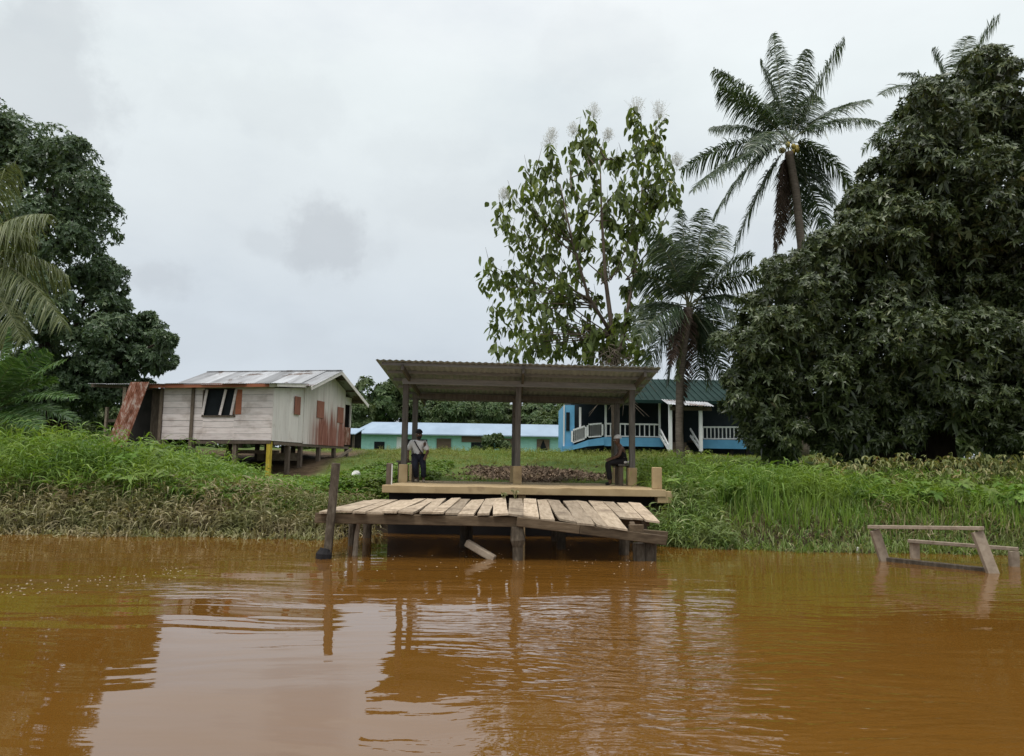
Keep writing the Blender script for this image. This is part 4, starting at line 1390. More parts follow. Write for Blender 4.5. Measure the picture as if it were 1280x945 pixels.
# ------------------------------------------------------------------ palms
def frond_parts(c, tip, rise, nl, Ll, Wl, droop, flat=.55, vee=.35, start=.16, twist=0.0):
    """one feather frond from c to tip, arched up by rise"""
    c, tip = np.array(c, float), np.array(tip, float)
    ctrl = (c + tip) / 2 + np.array([0, 0, 1.0]) * rise
    t = np.linspace(start, 1, nl)
    tt = t[:, None]
    p = c * (1 - tt) ** 2 + ctrl * 2 * tt * (1 - tt) + tip * tt ** 2
    tan = unit(2 * (ctrl - c) * (1 - tt) + 2 * (tip - ctrl) * tt)
    side = np.cross(tan, np.array([0, 0, 1.0]))
    bad = np.linalg.norm(side, axis=1) < .15
    side[bad] = np.cross(tan[bad], np.array([0, 1.0, 0.3]))
    side = unit(side)
    upv = np.cross(side, tan)
    tw = twist * (.4 + .6 * tt)
    side, upv = side * np.cos(tw) + upv * np.sin(tw), upv * np.cos(tw) - side * np.sin(tw)
    env = np.sin(np.pi * np.clip(.16 + .80 * t, 0, 1)) ** .6
    out = []
    for s in (-1, 1):
        d = unit(side * s * (1 + .15 * rng.normal(size=(nl, 1))) + tan * (flat + .15 * rng.normal(size=(nl, 1))) + upv * (vee + .12 * rng.normal(size=(nl, 1))))
        w = unit(np.cross(d, upv) + .5 * rng.normal(size=d.shape))
        L = Ll * env * rng.uniform(.82, 1.12, nl)
        out.append(strips(p, d, w, L, Wl, droop * rng.uniform(.6, 1.4, nl), (.7, 1, .75, .12), np.clip(rng.normal(.5, .25, nl), 0, 1)))
    return out, c, ctrl, tip

def add_frond(parent, off, c, tip, rise, mat='frond', nl=64, Ll=.75, Wl=.045, droop=.5, flat=.55, vee=.35, rr=.03, label=None, twist=None):
    st, c, ctrl, tip = frond_parts(c, tip, rise, nl, Ll, Wl, droop, flat, vee, twist=(random.choice((-1, 1)) * (random.uniform(.55, .95) if abs(tip[2] - c[2]) > .75 * (Vector(tip) - Vector(c)).length else random.uniform(.25, .7))) if twist is None else twist)
    o = foliage('frond', st, M[mat], parent, off)
    b = MB(off)
    pts = [c * (1 - t) ** 2 + ctrl * 2 * t * (1 - t) + tip * t * t for t in np.linspace(0, 1, 9)]
    b.tube([Vector(p) for p in pts], [rr * (1 - .85 * i / 8) for i in range(9)], 5)
    b.build('rib', M['rachis'] if mat != 'frond_dead' else M['frond_dead'], o)
    if label:
        o['label'] = label
    return o

def palm_trunk(pts, rad, off, parent):
    b = MB(off)
    pp, rr = [], []
    n = 40
    L = len(pts) - 1
    for i in range(n + 1):
        t = i / n * L
        k = min(int(t), L - 1)
        pp.append(Vector(pts[k]).lerp(Vector(pts[k + 1]), t - k))
        rr.append((rad[k] + (rad[k + 1] - rad[k]) * (t - k)) * (1.04 if i % 2 else .97))
    b.tube(pp, rr, 11, wob=.03)
    return b.build('trunk', M['bark_palm'], parent, smooth=True)

# tall coconut palm
TYD = 40.0
tg = P(1004, 560, TYD)
tgz = float(ground(tg.x, TYD))
O_ = (tg.x, TYD, tgz - .1)
tp = thing('coconut_palm', 'tallest slender coconut palm leaning left above the mango tree', 'palm', O_, group='coconut palms on the bank')
cc_ = P(985, 178, TYD)
palm_trunk([O_, P(1008, 420, TYD), P(1003, 320, TYD), P(995, 240, TYD), P(986, 190, TYD)], [.28, .23, .22, .21, .22], O_, tp)
for (px, py, dy, rise, m_) in ((966, 42, .6, .1, 'frond'), (1056, 48, .8, .35, 'frond'), (1010, 62, -.8, .2, 'frond'), (950, 75, 1.2, .4, 'frond'), (892, 88, .5, .9, 'frond'), (900, 112, -1.0, .8, 'frond'),
                          (1098, 152, -.5, 1.2, 'frond'), (1085, 125, 1.5, 1.0, 'frond'), (888, 160, 1.2, 1.0, 'frond'), (853, 212, .3, 1.3, 'frond'), (866, 238, -1.0, 1.2, 'frond'), (893, 270, -1.5, 1.6, 'frond'),
                          (918, 312, -.6, 1.3, 'frond'), (1064, 232, -1.2, 1.3, 'frond'), (1042, 255, 1.0, 1.2, 'frond'), (1032, 285, 1.0, .7, 'frond'),
                          (968, 316, .4, .25, 'frond_dead'), (976, 305, .9, .4, 'frond_dead'), (1003, 290, 1.6, .7, 'frond'), (940, 190, -3.6, 1.4, 'frond'), (1020, 120, 3.2, 1.0, 'frond'), (960, 130, 3.5, 1.3, 'frond')):
    dead = m_ == 'frond_dead'
    add_frond(tp, O_, cc_ + Vector((random.uniform(-.1, .1), random.uniform(-.1, .1), random.uniform(-.15, .2))), P(px, py, TYD + dy), rise, m_, 132, .5 if dead else 1.15, .062, 1.0 if dead else .7, .42, -.1 if dead else .2,
              label='dead brown frond hanging down' if dead else None)
for i in range(9):
    an = i * .7
    b = MB(O_)
    c = cc_ + Vector((math.cos(an) * .42, math.sin(an) * .42 - .15, -.35 - .12 * (i % 3)))
    b.blob(c, .13, .13, .16, 9, 7)
    b.build('coconut', M['coconut'], tp, smooth=True)

# shorter palm beside the middle tree
SY = 27.5
sg = P(852, 588, SY)
sgz = float(ground(sg.x, SY))
O_ = (sg.x, SY, sgz - .1)
sp_ = thing('coconut_palm', 'shorter coconut palm with thick brown trunk between the airy tree and mango', 'palm', O_, group='coconut palms on the bank')
cc_ = P(862, 385, SY)
palm_trunk([O_, P(849, 540, SY), P(850, 470, SY), P(857, 410, SY), P(861, 385, SY)], [.16, .135, .14, .17, .18], O_, sp_)
for (px, py, dy, rise, m_) in ((852, 262, .3, .15, 'frond'), (880, 262, -.4, .2, 'frond'), (808, 285, .4, .5, 'frond'), (902, 282, .5, .4, 'frond'), (795, 345, -.6, .6, 'frond'), (792, 385, .8, .4, 'frond'),
                          (960, 345, -.5, .9, 'frond'), (940, 322, .8, .9, 'frond'), (928, 375, .5, .5, 'frond'), (938, 412, -.8, .8, 'frond'), (905, 470, -.3, .8, 'frond'), (885, 482, .6, .9, 'frond'),
                          (800, 420, -.6, .7, 'frond'), (806, 470, .5, 1.0, 'frond'), (835, 478, .9, 1.0, 'frond'), (822, 300, -1.0, .6, 'frond'), (890, 320, -1.3, .7, 'frond'), (850, 300, 1.8, .6, 'frond'),
                          (876, 472, .9, .7, 'frond'), (900, 440, 1.8, .8, 'frond'), (846, 475, -.35, .5, 'frond_old'), (852, 505, .3, .5, 'frond_dead'), (838, 455, -.5, .7, 'frond_dead')):
    add_frond(sp_, O_, cc_ + Vector((random.uniform(-.1, .1), random.uniform(-.1, .1), random.uniform(-.1, .15))), P(px, py, SY + dy), rise, m_, 104, .42 if 'old' in m_ or 'dead' in m_ else .95, .044, .5, .42, .18)

# palm behind the mango, only frond tips show
BYP = 44.0
bg_ = P(1168, 560, BYP)
bz_ = float(ground(bg_.x, BYP))
O_ = (bg_.x, BYP, bz_ - .1)
bpm = thing('coconut_palm', 'coconut palm mostly hidden behind the mango, only frond tips showing', 'palm', O_, group='coconut palms on the bank')
cc_ = P(1190, 128, BYP)
palm_trunk([O_, P(1170, 400, BYP), P(1178, 250, BYP), P(1190, 135, BYP)], [.28, .22, .2, .2], O_, bpm)
for (px, py, dy, rise) in ((1250, 20, .5, .9), (1262, 58, -.5, .8), (1165, 62, .8, .6), (1102, 118, -.4, 1.6), (1125, 92, .8, 1.1), (1078, 188, .6, 1.6), (1210, 45, 1.2, .6), (1290, 80, 1.0, 1.4), (1100, 170, 2.0, 1.5), (1130, 230, -1, 1.0)):
    add_frond(bpm, O_, cc_, P(px, py, BYP + dy), rise, 'frond', 100, 1.2, .058, .5, .42, .25)

# feathery palm at the left edge: crown outside the frame, old fronds hanging in
OY = 24.0
og = P(-70, 560, OY)
ogz = float(ground(og.x, OY))
O_ = (og.x, OY, ogz - .1)
op = thing('oil_palm', 'olive feather palm at the left edge with long drooping fronds', 'palm', O_)
cc_ = P(-62, 330, OY)
palm_trunk([O_, P(-68, 450, OY), P(-62, 335, OY)], [.34, .3, .3], O_, op)
for (px, py, dy, rise) in ((62, 268, -.5, 1.0), (85, 345, .2, 1.1), (80, 405, -.6, 1.7), (28, 425, -1.0, 1.2), (10, 440, .5, 1.0), (20, 205, .8, .7), (45, 300, .9, 1.2), (-20, 180, .6, .6), (-150, 240, 0, 1), (-170, 330, .5, 1.2),
                          (-140, 420, -.4, 1.2), (-60, 430, -1.4, 1.2), (-90, 190, -.4, .4)):
    add_frond(op, O_, cc_, P(px, py, OY + dy), rise, 'frond_old', 130, .95, .036, 1.0, .55, -.05, .035)
# low lush palm below it
VY = 22.5
vg = P(-18, 560, VY)
vgz = float(ground(vg.x, VY))
O_ = (vg.x, VY, vgz)
vp = thing('young_palm', 'low lush green palm with arching fronds at the left edge', 'palm', O_)
cc_ = P(-18, 520, VY)
b = MB(O_)
b.tube([Vector(O_), cc_], [.2, .16], 9, wob=.05)
b.build('trunk', M['bark_palm'], vp)
for (px, py, dy, rise) in ((60, 440, .3, .35), (92, 498, -.4, .6), (95, 525, .3, .55), (40, 432, -.3, .2), (10, 410, .3, .1), (70, 475, .8, .5), (50, 535, -.8, .5), (-60, 430, 0, .3), (-110, 480, .3, .5), (20, 450, -1.0, .5), (80, 452, -.2, .4), (-40, 470, -1.2, .6)):
    add_frond(vp, O_, cc_, P(px, py, VY + dy), rise, 'frond_lush', 110, .62, .034, .3, .55, .3, .02)

# ------------------------------------------------------------------ far trees
def far_tree(px, ptop, wpx, y, label, mat='forest', group='trees beyond the buildings', squash=1.0, leaf=.55, dens=1.0):
    g = P(px, 570, y)
    gz_ = float(ground(g.x, y))
    top_ = P(px, ptop, y).z
    h = top_ - gz_
    r_ = wpx / F * y
    off = (g.x, y, gz_ - .1)
    t = thing('tree', label, 'tree', off, group=group)
    pts_all = []
    tm = MB(off)
    tm.tube([off, (g.x + .1, y, gz_ + h * .35), (g.x, y, gz_ + h * .75)], [.3, .22, .08], 8, wob=.05)
    nl = max(8, int(14 * dens))
    for i in range(nl):
        an = random.uniform(0, 2 * math.pi)
        zz_ = random.uniform(.10, .86)
        rad = r_ * .72 * math.sqrt(max(.3, 1 - abs(zz_ - .45) * 1.5)) * random.uniform(.35, 1)
        c = Vector((g.x + math.cos(an) * rad, y + math.sin(an) * rad, gz_ + h * zz_))
        lr = min(r_ * .42, h * .2) * random.uniform(.75, 1.15)
        if c.z + lr > top_:
            c.z = top_ - lr
        pts, e = lobe_points(c, lr, 10, 18, .45)
        pts_all.append(whorls(pts, e, 6, leaf, leaf * .5, .25, .3))
        q = rdir(40) * lr * rng.uniform(.1, .8, (40, 1)) + np.array(c)
        pts_all.append(whorls(q, rdir(40), 6, leaf, leaf * .6, .3))
        limb(tm, (g.x, y, gz_ + h * .4), c, .12, .03, .1, 4, 5)
    foliage('crown', pts_all, M[mat], t, off)
    tm.build('trunk', M['bark_dark'], t)
    return t
for i, a in enumerate(((478, 470, 46, 118, 'rounded dark tree rising above the left end of the teal building roof'),
          (525, 492, 46, 122, 'dark leafy tree behind the left post of the shelter'),
          (440, 500, 30, 112, 'dark tree beside the rusty gable of the stilt house'),
          (572, 502, 48, 116, 'low bushy olive tree behind the middle of the teal building roof'),
          (620, 500, 44, 120, 'low bushy tree just left of the middle shelter post'),
          (660, 505, 40, 124, 'low bushy tree right of the middle shelter post'),
          (700, 503, 38, 116, 'low tree beside the left corner of the blue house'),
          (548, 484, 34, 126, 'dark tree poking up just right of the left shelter posts'),
          (597, 490, 40, 128, 'dark tree behind the two low olive trees under the shelter roof'),
          (682, 488, 38, 130, 'dark tree seen between the middle shelter post and the blue house'),
          (740, 490, 44, 90, 'dark tree behind the blue house roof, beside the airy tree'),
          (300, 455, 24, 105, 'treetop peeking over the ridge of the zinc roof'),
          (905, 500, 50, 88, 'dark tree behind the right end of the blue veranda'),
          (985, 500, 60, 84, 'dark tree behind the lower left edge of the mango crown'),
          (1080, 495, 60, 86, 'dark tree seen under the mango between its trunks'),
          (1185, 490, 60, 82, 'dark tree in the gap right of the mango trunks'),
          (1275, 490, 60, 84, 'dark tree at the right edge under the mango branches'),
          (60, 500, 60, 75, 'dark tree low behind the young palm fronds'),
          (-30, 480, 60, 72, 'dark tree at the left edge behind the palms'),
          (130, 505, 50, 78, 'dark tree seen through the open lean-to shed'),
          (235, 522, 36, 96, 'dark tree hidden behind the zinc roof of the stilt house'),
          (380, 510, 40, 100, 'dark tree seen between the stilts of the white house'))):
    far_tree(*a)
# continuous far wood closes the horizon
parts = []
for i in range(150):
    x_ = rng.uniform(-260, 260)
    y_ = rng.uniform(150, 190)
    z_ = 2.8 + rng.uniform(1, 6.5)
    pts, e = lobe_points((x_, y_, z_), rng.uniform(3, 5), 9, 14, .5)
    parts.append(whorls(pts, e, 5, 1.3, .8, .2))
tag(foliage('far_woods', parts, M['forest']), 'low dark green wood closing the view behind the village', 'woods', kind='stuff')

# bush in front of the teal building
bb = P(617, 566, 68)
o_ = (bb.x, 68, float(ground(bb.x, 68)))
t = thing('bush', 'rounded green bush in front of the teal building', 'bush', o_)
pp = []
for dx, dz, r_ in ((0, .9, .9), (-1.0, .7, .7), (.9, .6, .7), (.2, 1.3, .6)):
    pts, e = lobe_points((bb.x + dx, 68, o_[2] + dz), r_, 9, 16)
    pp.append(whorls(pts, e, 6, .3, .16, .2))
foliage('leaves', pp, M['forest'], t, o_)
b = MB(o_)
b.tube([o_, (o_[0], 68, o_[2] + 1)], [.07, .04], 6)
b.build('stem', M['bark'], t)

# ------------------------------------------------------------------ grasses on the bank
def scatter(n, x0, x1, s0, s1, keep=None):
    x = rng.uniform(x0, x1, n)
    y = shore(x) + rng.uniform(s0, s1, n)
    if keep is not None:
        k = keep(x, y)
        x, y = x[k], y[k]
    return x, y, ground(x, y)

def off_structures(x, y):
    on_dock = (x > -3.6) & (x < 2.8) & (y < 17.6)
    on_slab = (x > -3.0) & (x < 3.58) & (y > 17.5) & (y < 23.6)
    return ~(on_dock | on_slab)

def clump(x, y, s=.9, ph=0.0):
    return .5 + .25 * (np.sin(x * s * 1.7 + y * .9 + ph) + np.sin(y * s * 2.3 - x * .8 + 1.3 + ph))

def blades(x, y, z, h, w, lean, droop, rnd=None, prof=(.8, 1, .7, .08), sink=.03):
    n = len(x)
    az = rng.uniform(0, 2 * np.pi, n)
    ln = np.abs(rng.normal(0, lean, n))
    d = unit(np.stack([np.cos(az) * ln, np.sin(az) * ln, np.ones(n)], -1))
    side = unit(np.stack([-np.sin(az), np.cos(az), np.zeros(n)], -1) + .5 * rng.normal(size=(n, 3)) * np.array([1, 1, .2]))
    base = np.stack([x, y, z - sink], -1)
    if rnd is None:
        rnd = np.clip(rng.normal(.45, .25, n), 0, 1)
    return strips(base, d, side, h, w, droop, prof, rnd)

def leafy_stems(x, y, z, H, k, L, Wd, rnd0=None):
    """grass culms with arching leaves"""
    n = len(x)
    az = rng.uniform(0, 2 * np.pi, n)
    ln = np.abs(rng.normal(0, .22, n))
    d = unit(np.stack([np.cos(az) * ln, np.sin(az) * ln, np.ones(n)], -1))
    base = np.stack([x, y, z], -1)
    r = np.clip(rng.normal(.45, .2, n), 0, 1) if rnd0 is None else rnd0
    out = [strips(base, d, unit(np.cross(d, rdir(n))), H, .014, .05, (1, 1, .6), np.clip(r + .15, 0, 1))]
    t = (np.arange(k)[None, :] + rng.uniform(.2, .9, (n, k))) / k
    bp_ = base[:, None] + d[:, None] * (H[:, None] * t)[..., None]
    a2 = rng.uniform(0, 2 * np.pi, (n, k))
    up = rng.uniform(.3, 1.3, (n, k))
    ld = unit(np.stack([np.cos(a2), np.sin(a2), up], -1)).reshape(-1, 3)
    m = n * k
    sd_ = unit(np.cross(ld, np.array([0, 0, 1.0])) + .4 * rng.normal(size=(m, 3)))
    rr = np.clip(np.repeat(r, k) + rng.normal(0, .16, m), 0, 1)
    out.append(strips(bp_.reshape(-1, 3), ld, sd_, L * rng.uniform(.6, 1.3, m), Wd * rng.uniform(.7, 1.3, m), rng.uniform(.4, 1.1, m), (.5, 1, .8, .4, .03), rr))
    return out

# tall grass on the left bank
def left_h(x):
    return np.interp(x, [-40, -18, -9.8, -8.6, -7.8, -7.0, -5.2], [1.45, 1.45, 1.4, 1.12, .66, .36, .24])
x, y, z = scatter(9000, -24, -5.2, 1.5, 7.5)
dens = rng.uniform(size=len(x)) < (.55 + .45 * clump(x, y))
x, y, z = x[dens], y[dens], z[dens]
H = left_h(x) * rng.uniform(.55, 1.1, len(x)) * (.8 + .4 * clump(x, y, .6, 2)) * np.where(y - shore(x) < 2.2, .7, 1)
tag(foliage('tall_grass', leafy_stems(x, y, z, H, 7, .54, .036), M['grass_tall']), 'tall lush green grass on the bank below the stilt house', 'grass', kind='stuff')
# grass growing further back, round the house stilts and behind
x, y, z = scatter(4500, -30, -9.5, 7.5, 22)
k = (y < 30.5) | (x < -19)
x, y, z = x[k], y[k], z[k]
H = np.where(y < 28, .75, .6) * rng.uniform(.6, 1.1, len(x))
tag(foliage('rank_grass', leafy_stems(x, y, z, H, 6, .42, .034), M['grass_tall']), 'rank green grass in front of the lean-to shed', 'grass', kind='stuff')

x, y, z = scatter(900, -24, -6.5, 1.2, 6.5)
k = clump(x, y, .5, 5) > .52
x, y, z = x[k], y[k], z[k]
n = len(x)
pts = np.stack([x, y, z + rng.uniform(.35, 1.0, n) * left_h(x)], -1)
x2, y2, z2 = scatter(900, 3.6, 24, 1.5, 5.5, off_structures)
k = clump(x2, y2, .5, 2) > .5
pts2 = np.stack([x2, y2, z2 + rng.uniform(.3, .62, len(x2))], -1)[k]
pts = np.concatenate([pts, pts2])
tag(foliage('broad_weeds', [whorls(pts, unit(.5 * rdir(len(pts)) + np.array([0, -.3, 1.0])), 6, .19, .10, .35, .3, .4)], M['creeper']), 'lime green broad-leaved weeds mixed into the bank grass', 'weeds', kind='stuff')

# mud-coated drooping grass along the left waterline
x, y, z = scatter(14000, -24, -3.1, -.4, 1.9, off_structures)
n = len(x)
p1 = blades(x, y, np.maximum(z, -.02), rng.uniform(.28, .66, n), rng.uniform(.024, .048, n), .95, rng.uniform(.5, 1.1, n), prof=(.7, 1, .8, .45, .05))
x, y, z = scatter(2600, -24, -3.4, .2, 2.6, off_structures)
p2 = leafy_stems(x, y, np.maximum(z, 0), rng.uniform(.25, .55, len(x)), 6, .34, .032)
tag(foliage('dry_grass', [p1] + p2, M['grass_dry']), 'flattened mud-coated grass hanging over the left waterline', 'grass', kind='stuff')

# low creeping plants between the tall grass and the landing
x, y, z = scatter(15000, -8.5, -2.3, 1.4, 13, off_structures)
kk = rng.uniform(size=len(x)) < np.interp(x, [-8.5, -6.5, -5.5], [.15, .7, 1])
x, y, z = x[kk], y[kk], z[kk]
n = len(x)
pts = np.stack([x, y, z + rng.uniform(.02, .22, n) * (.4 + .9 * clump(x, y, 1.3))], -1)
tag(foliage('creeping_plants', [whorls(pts, unit(rdir(n) * .35 + np.array([0, 0, 1.0])), 6, .09, .05, .3, .35)], M['creeper']), 'bright green creeping plants beside the landing platform', 'ground cover', kind='stuff')

# reeds and grass on the right bank
x, y, z = scatter(24000, 2.6, 24, -.25, 2.9, off_structures)
n = len(x)
s = y - shore(x)
p1 = blades(x, y, np.maximum(z, -.05), rng.uniform(.28, .62, n) * (.7 + .6 * clump(x, y)), rng.uniform(.016, .034, n), .62, rng.uniform(.25, .9, n), np.clip(rng.normal(.5, .26, n) - .06 * s, 0, 1), prof=(.8, 1, .8, .4, .05))
tag(foliage('reed_grass', [p1], M['grass_reed']), 'grey-green reedy grass along the right waterline', 'reeds', kind='stuff')
x, y, z = scatter(7500, 3.2, 26, 1.9, 6.0, off_structures)
H = rng.uniform(.35, .85, len(x)) * (.65 + .65 * clump(x, y, .7, 1)) * (1 - .35 * sst(7, 10, x))
tag(foliage('bank_grass', leafy_stems(x, y, z, H, 6, .46, .032), M['grass_tall']), 'lush green grass above the reeds on the right bank', 'grass', kind='stuff')
x = rng.uniform(2.8, 4.6, 1500)
y = rng.uniform(15.9, 21, 1500)
k = off_structures(x, y) & (ground(x, y) > -.1)
x, y = x[k], y[k]
tag(foliage('platform_edge_grass', leafy_stems(x, y, ground(x, y), rng.uniform(.25, .6, len(x)), 6, .34, .03), M['grass_reed']), 'grass crowding the right end of the landing platform', 'grass', kind='stuff')
x, y, z = scatter(2600, 3, 24, -.25, 1.3, off_structures)
n = len(x)
tag(foliage('bleached_grass', [blades(x, y, np.maximum(z, -.02), rng.uniform(.22, .5, n), rng.uniform(.018, .034, n), .9, rng.uniform(.4, .9, n))], M['grass_dry']), 'bleached bent grass among the reeds at the right waterline', 'grass', kind='stuff')
x, y, z = scatter(11000, 3.0, 24, .9, 5.6, off_structures)
n = len(x)
tag(foliage('upright_grass', [blades(x, y, z, rng.uniform(.4, .95, n) * (.55 + .75 * clump(x, y, .8, 3)) * (1 - .3 * sst(7, 10, x)), rng.uniform(.018, .034, n), .26, rng.uniform(.05, .4, n))], M['grass_tall']), 'upright yellow-green blades standing above the right bank', 'grass', kind='stuff')
# dry trampled stems near the sunken frame
x, y, z = scatter(1800, 8, 18, .5, 2.2)
n = len(x)
tag(foliage('trampled_grass', [blades(x, y, z + .1, rng.uniform(.3, .7, n), .024, 1.6, .4)], M['grass_dry']), 'trampled straw-coloured grass behind the sunken frame', 'grass', kind='stuff')

# lawn
x = rng.uniform(-12, 22, 66000)
y = 22.3 + (rng.uniform(0, 1, 66000) ** 1.15) * 30
k = off_structures(x, y) & ~((litter_patch(x, y) > .45) & (rng.uniform(size=len(x)) < .94)) & ~((x < -8.0) & (y > 29.5) & (y < 44))
k &= (x * F / y < 700) & (x * F / y > -300)
x, y = x[k], y[k]
z = ground(x, y)
n = len(x)
hh = rng.uniform(.07, .2, n) * (.6 + .9 * clump(x, y, .8)) * np.interp(y, [22, 30, 36, 45], [1.0, .95, 1.15, 1.2])
tag(foliage('lawn_grass', [blades(x, y, z, hh, rng.uniform(.014, .028, n), .5, .3)], M['lawn']), 'rough lawn grass rising behind the landing', 'lawn', kind='stuff')
# taller tufts on the lawn crest
x = rng.uniform(-7, 9, 3600)
y = rng.uniform(34, 47, 3600)
k = rng.uniform(size=3600) < clump(x, y, 1.1, 4)
x, y = x[k], y[k]
tag(foliage('lawn_tufts', leafy_stems(x, y, ground(x, y), rng.uniform(.15, .4, len(x)), 5, .25, .022), M['lawn']), 'taller seedy tufts along the lawn crest', 'grass', kind='stuff')

# leaf litter and clods on the bare patch behind the platform
n = 12000
x = rng.uniform(-2.6, 4.6, n)
y = rng.uniform(23.7, 31.5, n)
k = rng.uniform(size=n) < sst(.2, .7, litter_patch(x, y))
x, y = x[k], y[k]
n = len(x)
pts = np.stack([x, y, ground(x, y) + rng.uniform(0, .06, n)], -1)
d = unit(rdir(n) * np.array([1, 1, .5]))
tag(foliage('leaf_litter', [strips(pts, d, unit(np.cross(d, rdir(n))), rng.uniform(.05, .17, n), rng.uniform(.03, .08, n), -.1, (.3, 1, .8, .1), rng.uniform(0, 1, n))], M['litter']),
    'brown heap of dead leaves and soil behind the landing platform', 'leaf litter', kind='stuff')

# pale rock on the bank
rp = P(445, 590, 24.5)
b = MB()
b.blob((rp.x, 24.5, float(ground(rp.x, 24.5)) + .14), .16, .14, .16, 9, 7, .14)
tag(b.build('pale_rock', M['stone'], smooth=False), 'pale whitish rock lying in the creeping plants', 'rock')
b = MB()
wp = P(1071, 686, 15.6)
b.blob((wp.x, 15.55, .06), .03, .02, .06, 8, 6, .1)
tag(b.build('white_litter', M['cap_white']), 'small white scrap caught in the reeds by the waterline', 'litter')

# wilted broad-leaved plants under the mango
def wilt_mesh(seed, off_n=11):
    g = np.random.default_rng(seed)
    n = off_n
    az = g.uniform(0, 2 * np.pi, n)
    ln = g.uniform(.1, .6, n)
    d = unit(np.stack([np.cos(az) * ln, np.sin(az) * ln, np.ones(n)], -1))
    H = g.uniform(.4, .85, n)
    b = np.zeros((n, 3)) - d * .3
    H = H + .3
    side = unit(np.cross(d, g.normal(size=(n, 3))))
    r = g.uniform(0, .6, n)
    st = strips(b, d, side, H, .022, .1, (1, .9, .7), r)
    tip = b + d * H[:, None] - np.array([0, 0, 1.0]) * (.1 * H)[:, None]
    k = 4
    tp_ = np.repeat(tip, k, 0)
    a2 = g.uniform(0, 2 * np.pi, n * k)
    ld = unit(np.stack([np.cos(a2), np.sin(a2), g.uniform(-.6, .5, n * k)], -1))
    sd2 = unit(np.cross(ld, np.array([0, 0, 1.0])) + .35 * g.normal(size=(n * k, 3)))
    lf = strips(tp_, ld, sd2, g.uniform(.08, .20, n * k), g.uniform(.04, .10, n * k), g.uniform(.4, 1.2, n * k), (.25, 1, .75, .08), g.uniform(0, 1, n * k))
    return st, lf
wm_ = []
for sdd in range(5):
    st, lf = wilt_mesh(sdd)
    m1 = np_mesh('stems', *st[:2], st[2]); m1.materials.append(M['wilt'])
    m2 = np_mesh('leaves', *lf[:2], lf[2]); m2.materials.append(M['wilt'])
    wm_.append((m1, m2))
wi = 0
for i in range(58):
    px = 1015 + (1300 - 1015) * (i + random.random()) / 58
    y = random.uniform(19.3, 23.5)
    g = P(px, 600, y)
    t = thing('wilted_plant', 'wilted yellowish broad-leaved plant in the strip under the mango', 'plant', (g.x, y, float(ground(g.x, y)) + random.uniform(.1, .3)), random.uniform(0, 6), 'wilted plants under the mango tree')
    s = random.uniform(.5, 1.1)
    t.scale = (s, s, s)
    for nm, me in zip(('stems', 'leaves'), wm_[i % 5]):
        o = bpy.data.objects.new(nm, me)
        COL.objects.link(o)
        o.parent = t

# foam flecks drifting on the water
pts = []
for i in range(150):
    if i < 80:
        px = random.uniform(0, 260); py = 738 - px * .1 + random.gauss(0, 5)
    else:
        px = random.uniform(400, 820); py = 704 + random.gauss(0, 8)
    d_ = CAMROT @ Vector(((px - 640) / F, -(py - 472.5) / F, -1))
    s = -CAMH / d_.z
    pts.append((d_.x * s, d_.y * s))
b = MB()
for (x_, y_) in pts:
    b.blob((x_, y_, .001), random.uniform(.006, .018), random.uniform(.004, .012), .003, 6, 4, .1)
tag(b.build('foam', M['foam']), 'scattered flecks of foam drifting on the brown water', 'foam', kind='stuff')

# ------------------------------------------------------------------ people
def skin(name, nodes, edges, mat, parent, sub=2, root=0):
    """one continuous skinned surface over a joint graph"""
    me = bpy.data.meshes.new(name)
    names = list(nodes)
    me.from_pydata([nodes[k][0] for k in names], [(names.index(a), names.index(b)) for a, b in edges], [])
    o = bpy.data.objects.new(name, me)
    COL.objects.link(o)
    sm = o.modifiers.new('skin', 'SKIN')
    sm.use_smooth_shade = True
    for i, k in enumerate(names):
        r_ = nodes[k][1]
        me.skin_vertices[0].data[i].radius = r_ if isinstance(r_, tuple) else (r_, r_)
        me.skin_vertices[0].data[i].use_root = (i == root)
    ss = o.modifiers.new('sub', 'SUBSURF')
    ss.levels = ss.render_levels = sub
    C.view_layer.update()
    dg = C.evaluated_depsgraph_get()
    m2 = bpy.data.meshes.new_from_object(o.evaluated_get(dg))
    bpy.data.objects.remove(o)
    m2.materials.clear()
    return link(name, m2, mat, parent)

def hand_nodes(nodes, edges, wrist, tag_, d, down, side):
    """palm, four curled fingers and a thumb growing from a wrist joint"""
    d, down, side = Vector(d).normalized(), Vector(down).normalized(), Vector(side).normalized()
    w = Vector(nodes[wrist][0])
    nodes[tag_ + 'palm'] = (tuple(w + d * .06), (.032, .018))
    edges.append((wrist, tag_ + 'palm'))
    for i, (off, ln) in enumerate(((-.03, .065), (-.01, .078), (.01, .074), (.03, .058))):
        p = w + d * .095 + side * off
        a = p + d * ln * .55 + down * ln * .15
        e = a + d * ln * .35 + down * ln * .4
        for j, q in enumerate((p, a, e)):
            nodes[f'{tag_}f{i}{j}'] = (tuple(q), (.0105 - .0012 * j,) * 2)
        edges += [(tag_ + 'palm', f'{tag_}f{i}0'), (f'{tag_}f{i}0', f'{tag_}f{i}1'), (f'{tag_}f{i}1', f'{tag_}f{i}2')]
    p = w + d * .035 + side * -.035
    a = p + d * .03 - side * .02
    e = a + d * .035 + down * .012
    for j, q in enumerate((p, a, e)):
        nodes[f'{tag_}t{j}'] = (tuple(q), (.0125 - .0012 * j,) * 2)
    edges += [(tag_ + 'palm', tag_ + 't0'), (tag_ + 't0', tag_ + 't1'), (tag_ + 't1', tag_ + 't2')]

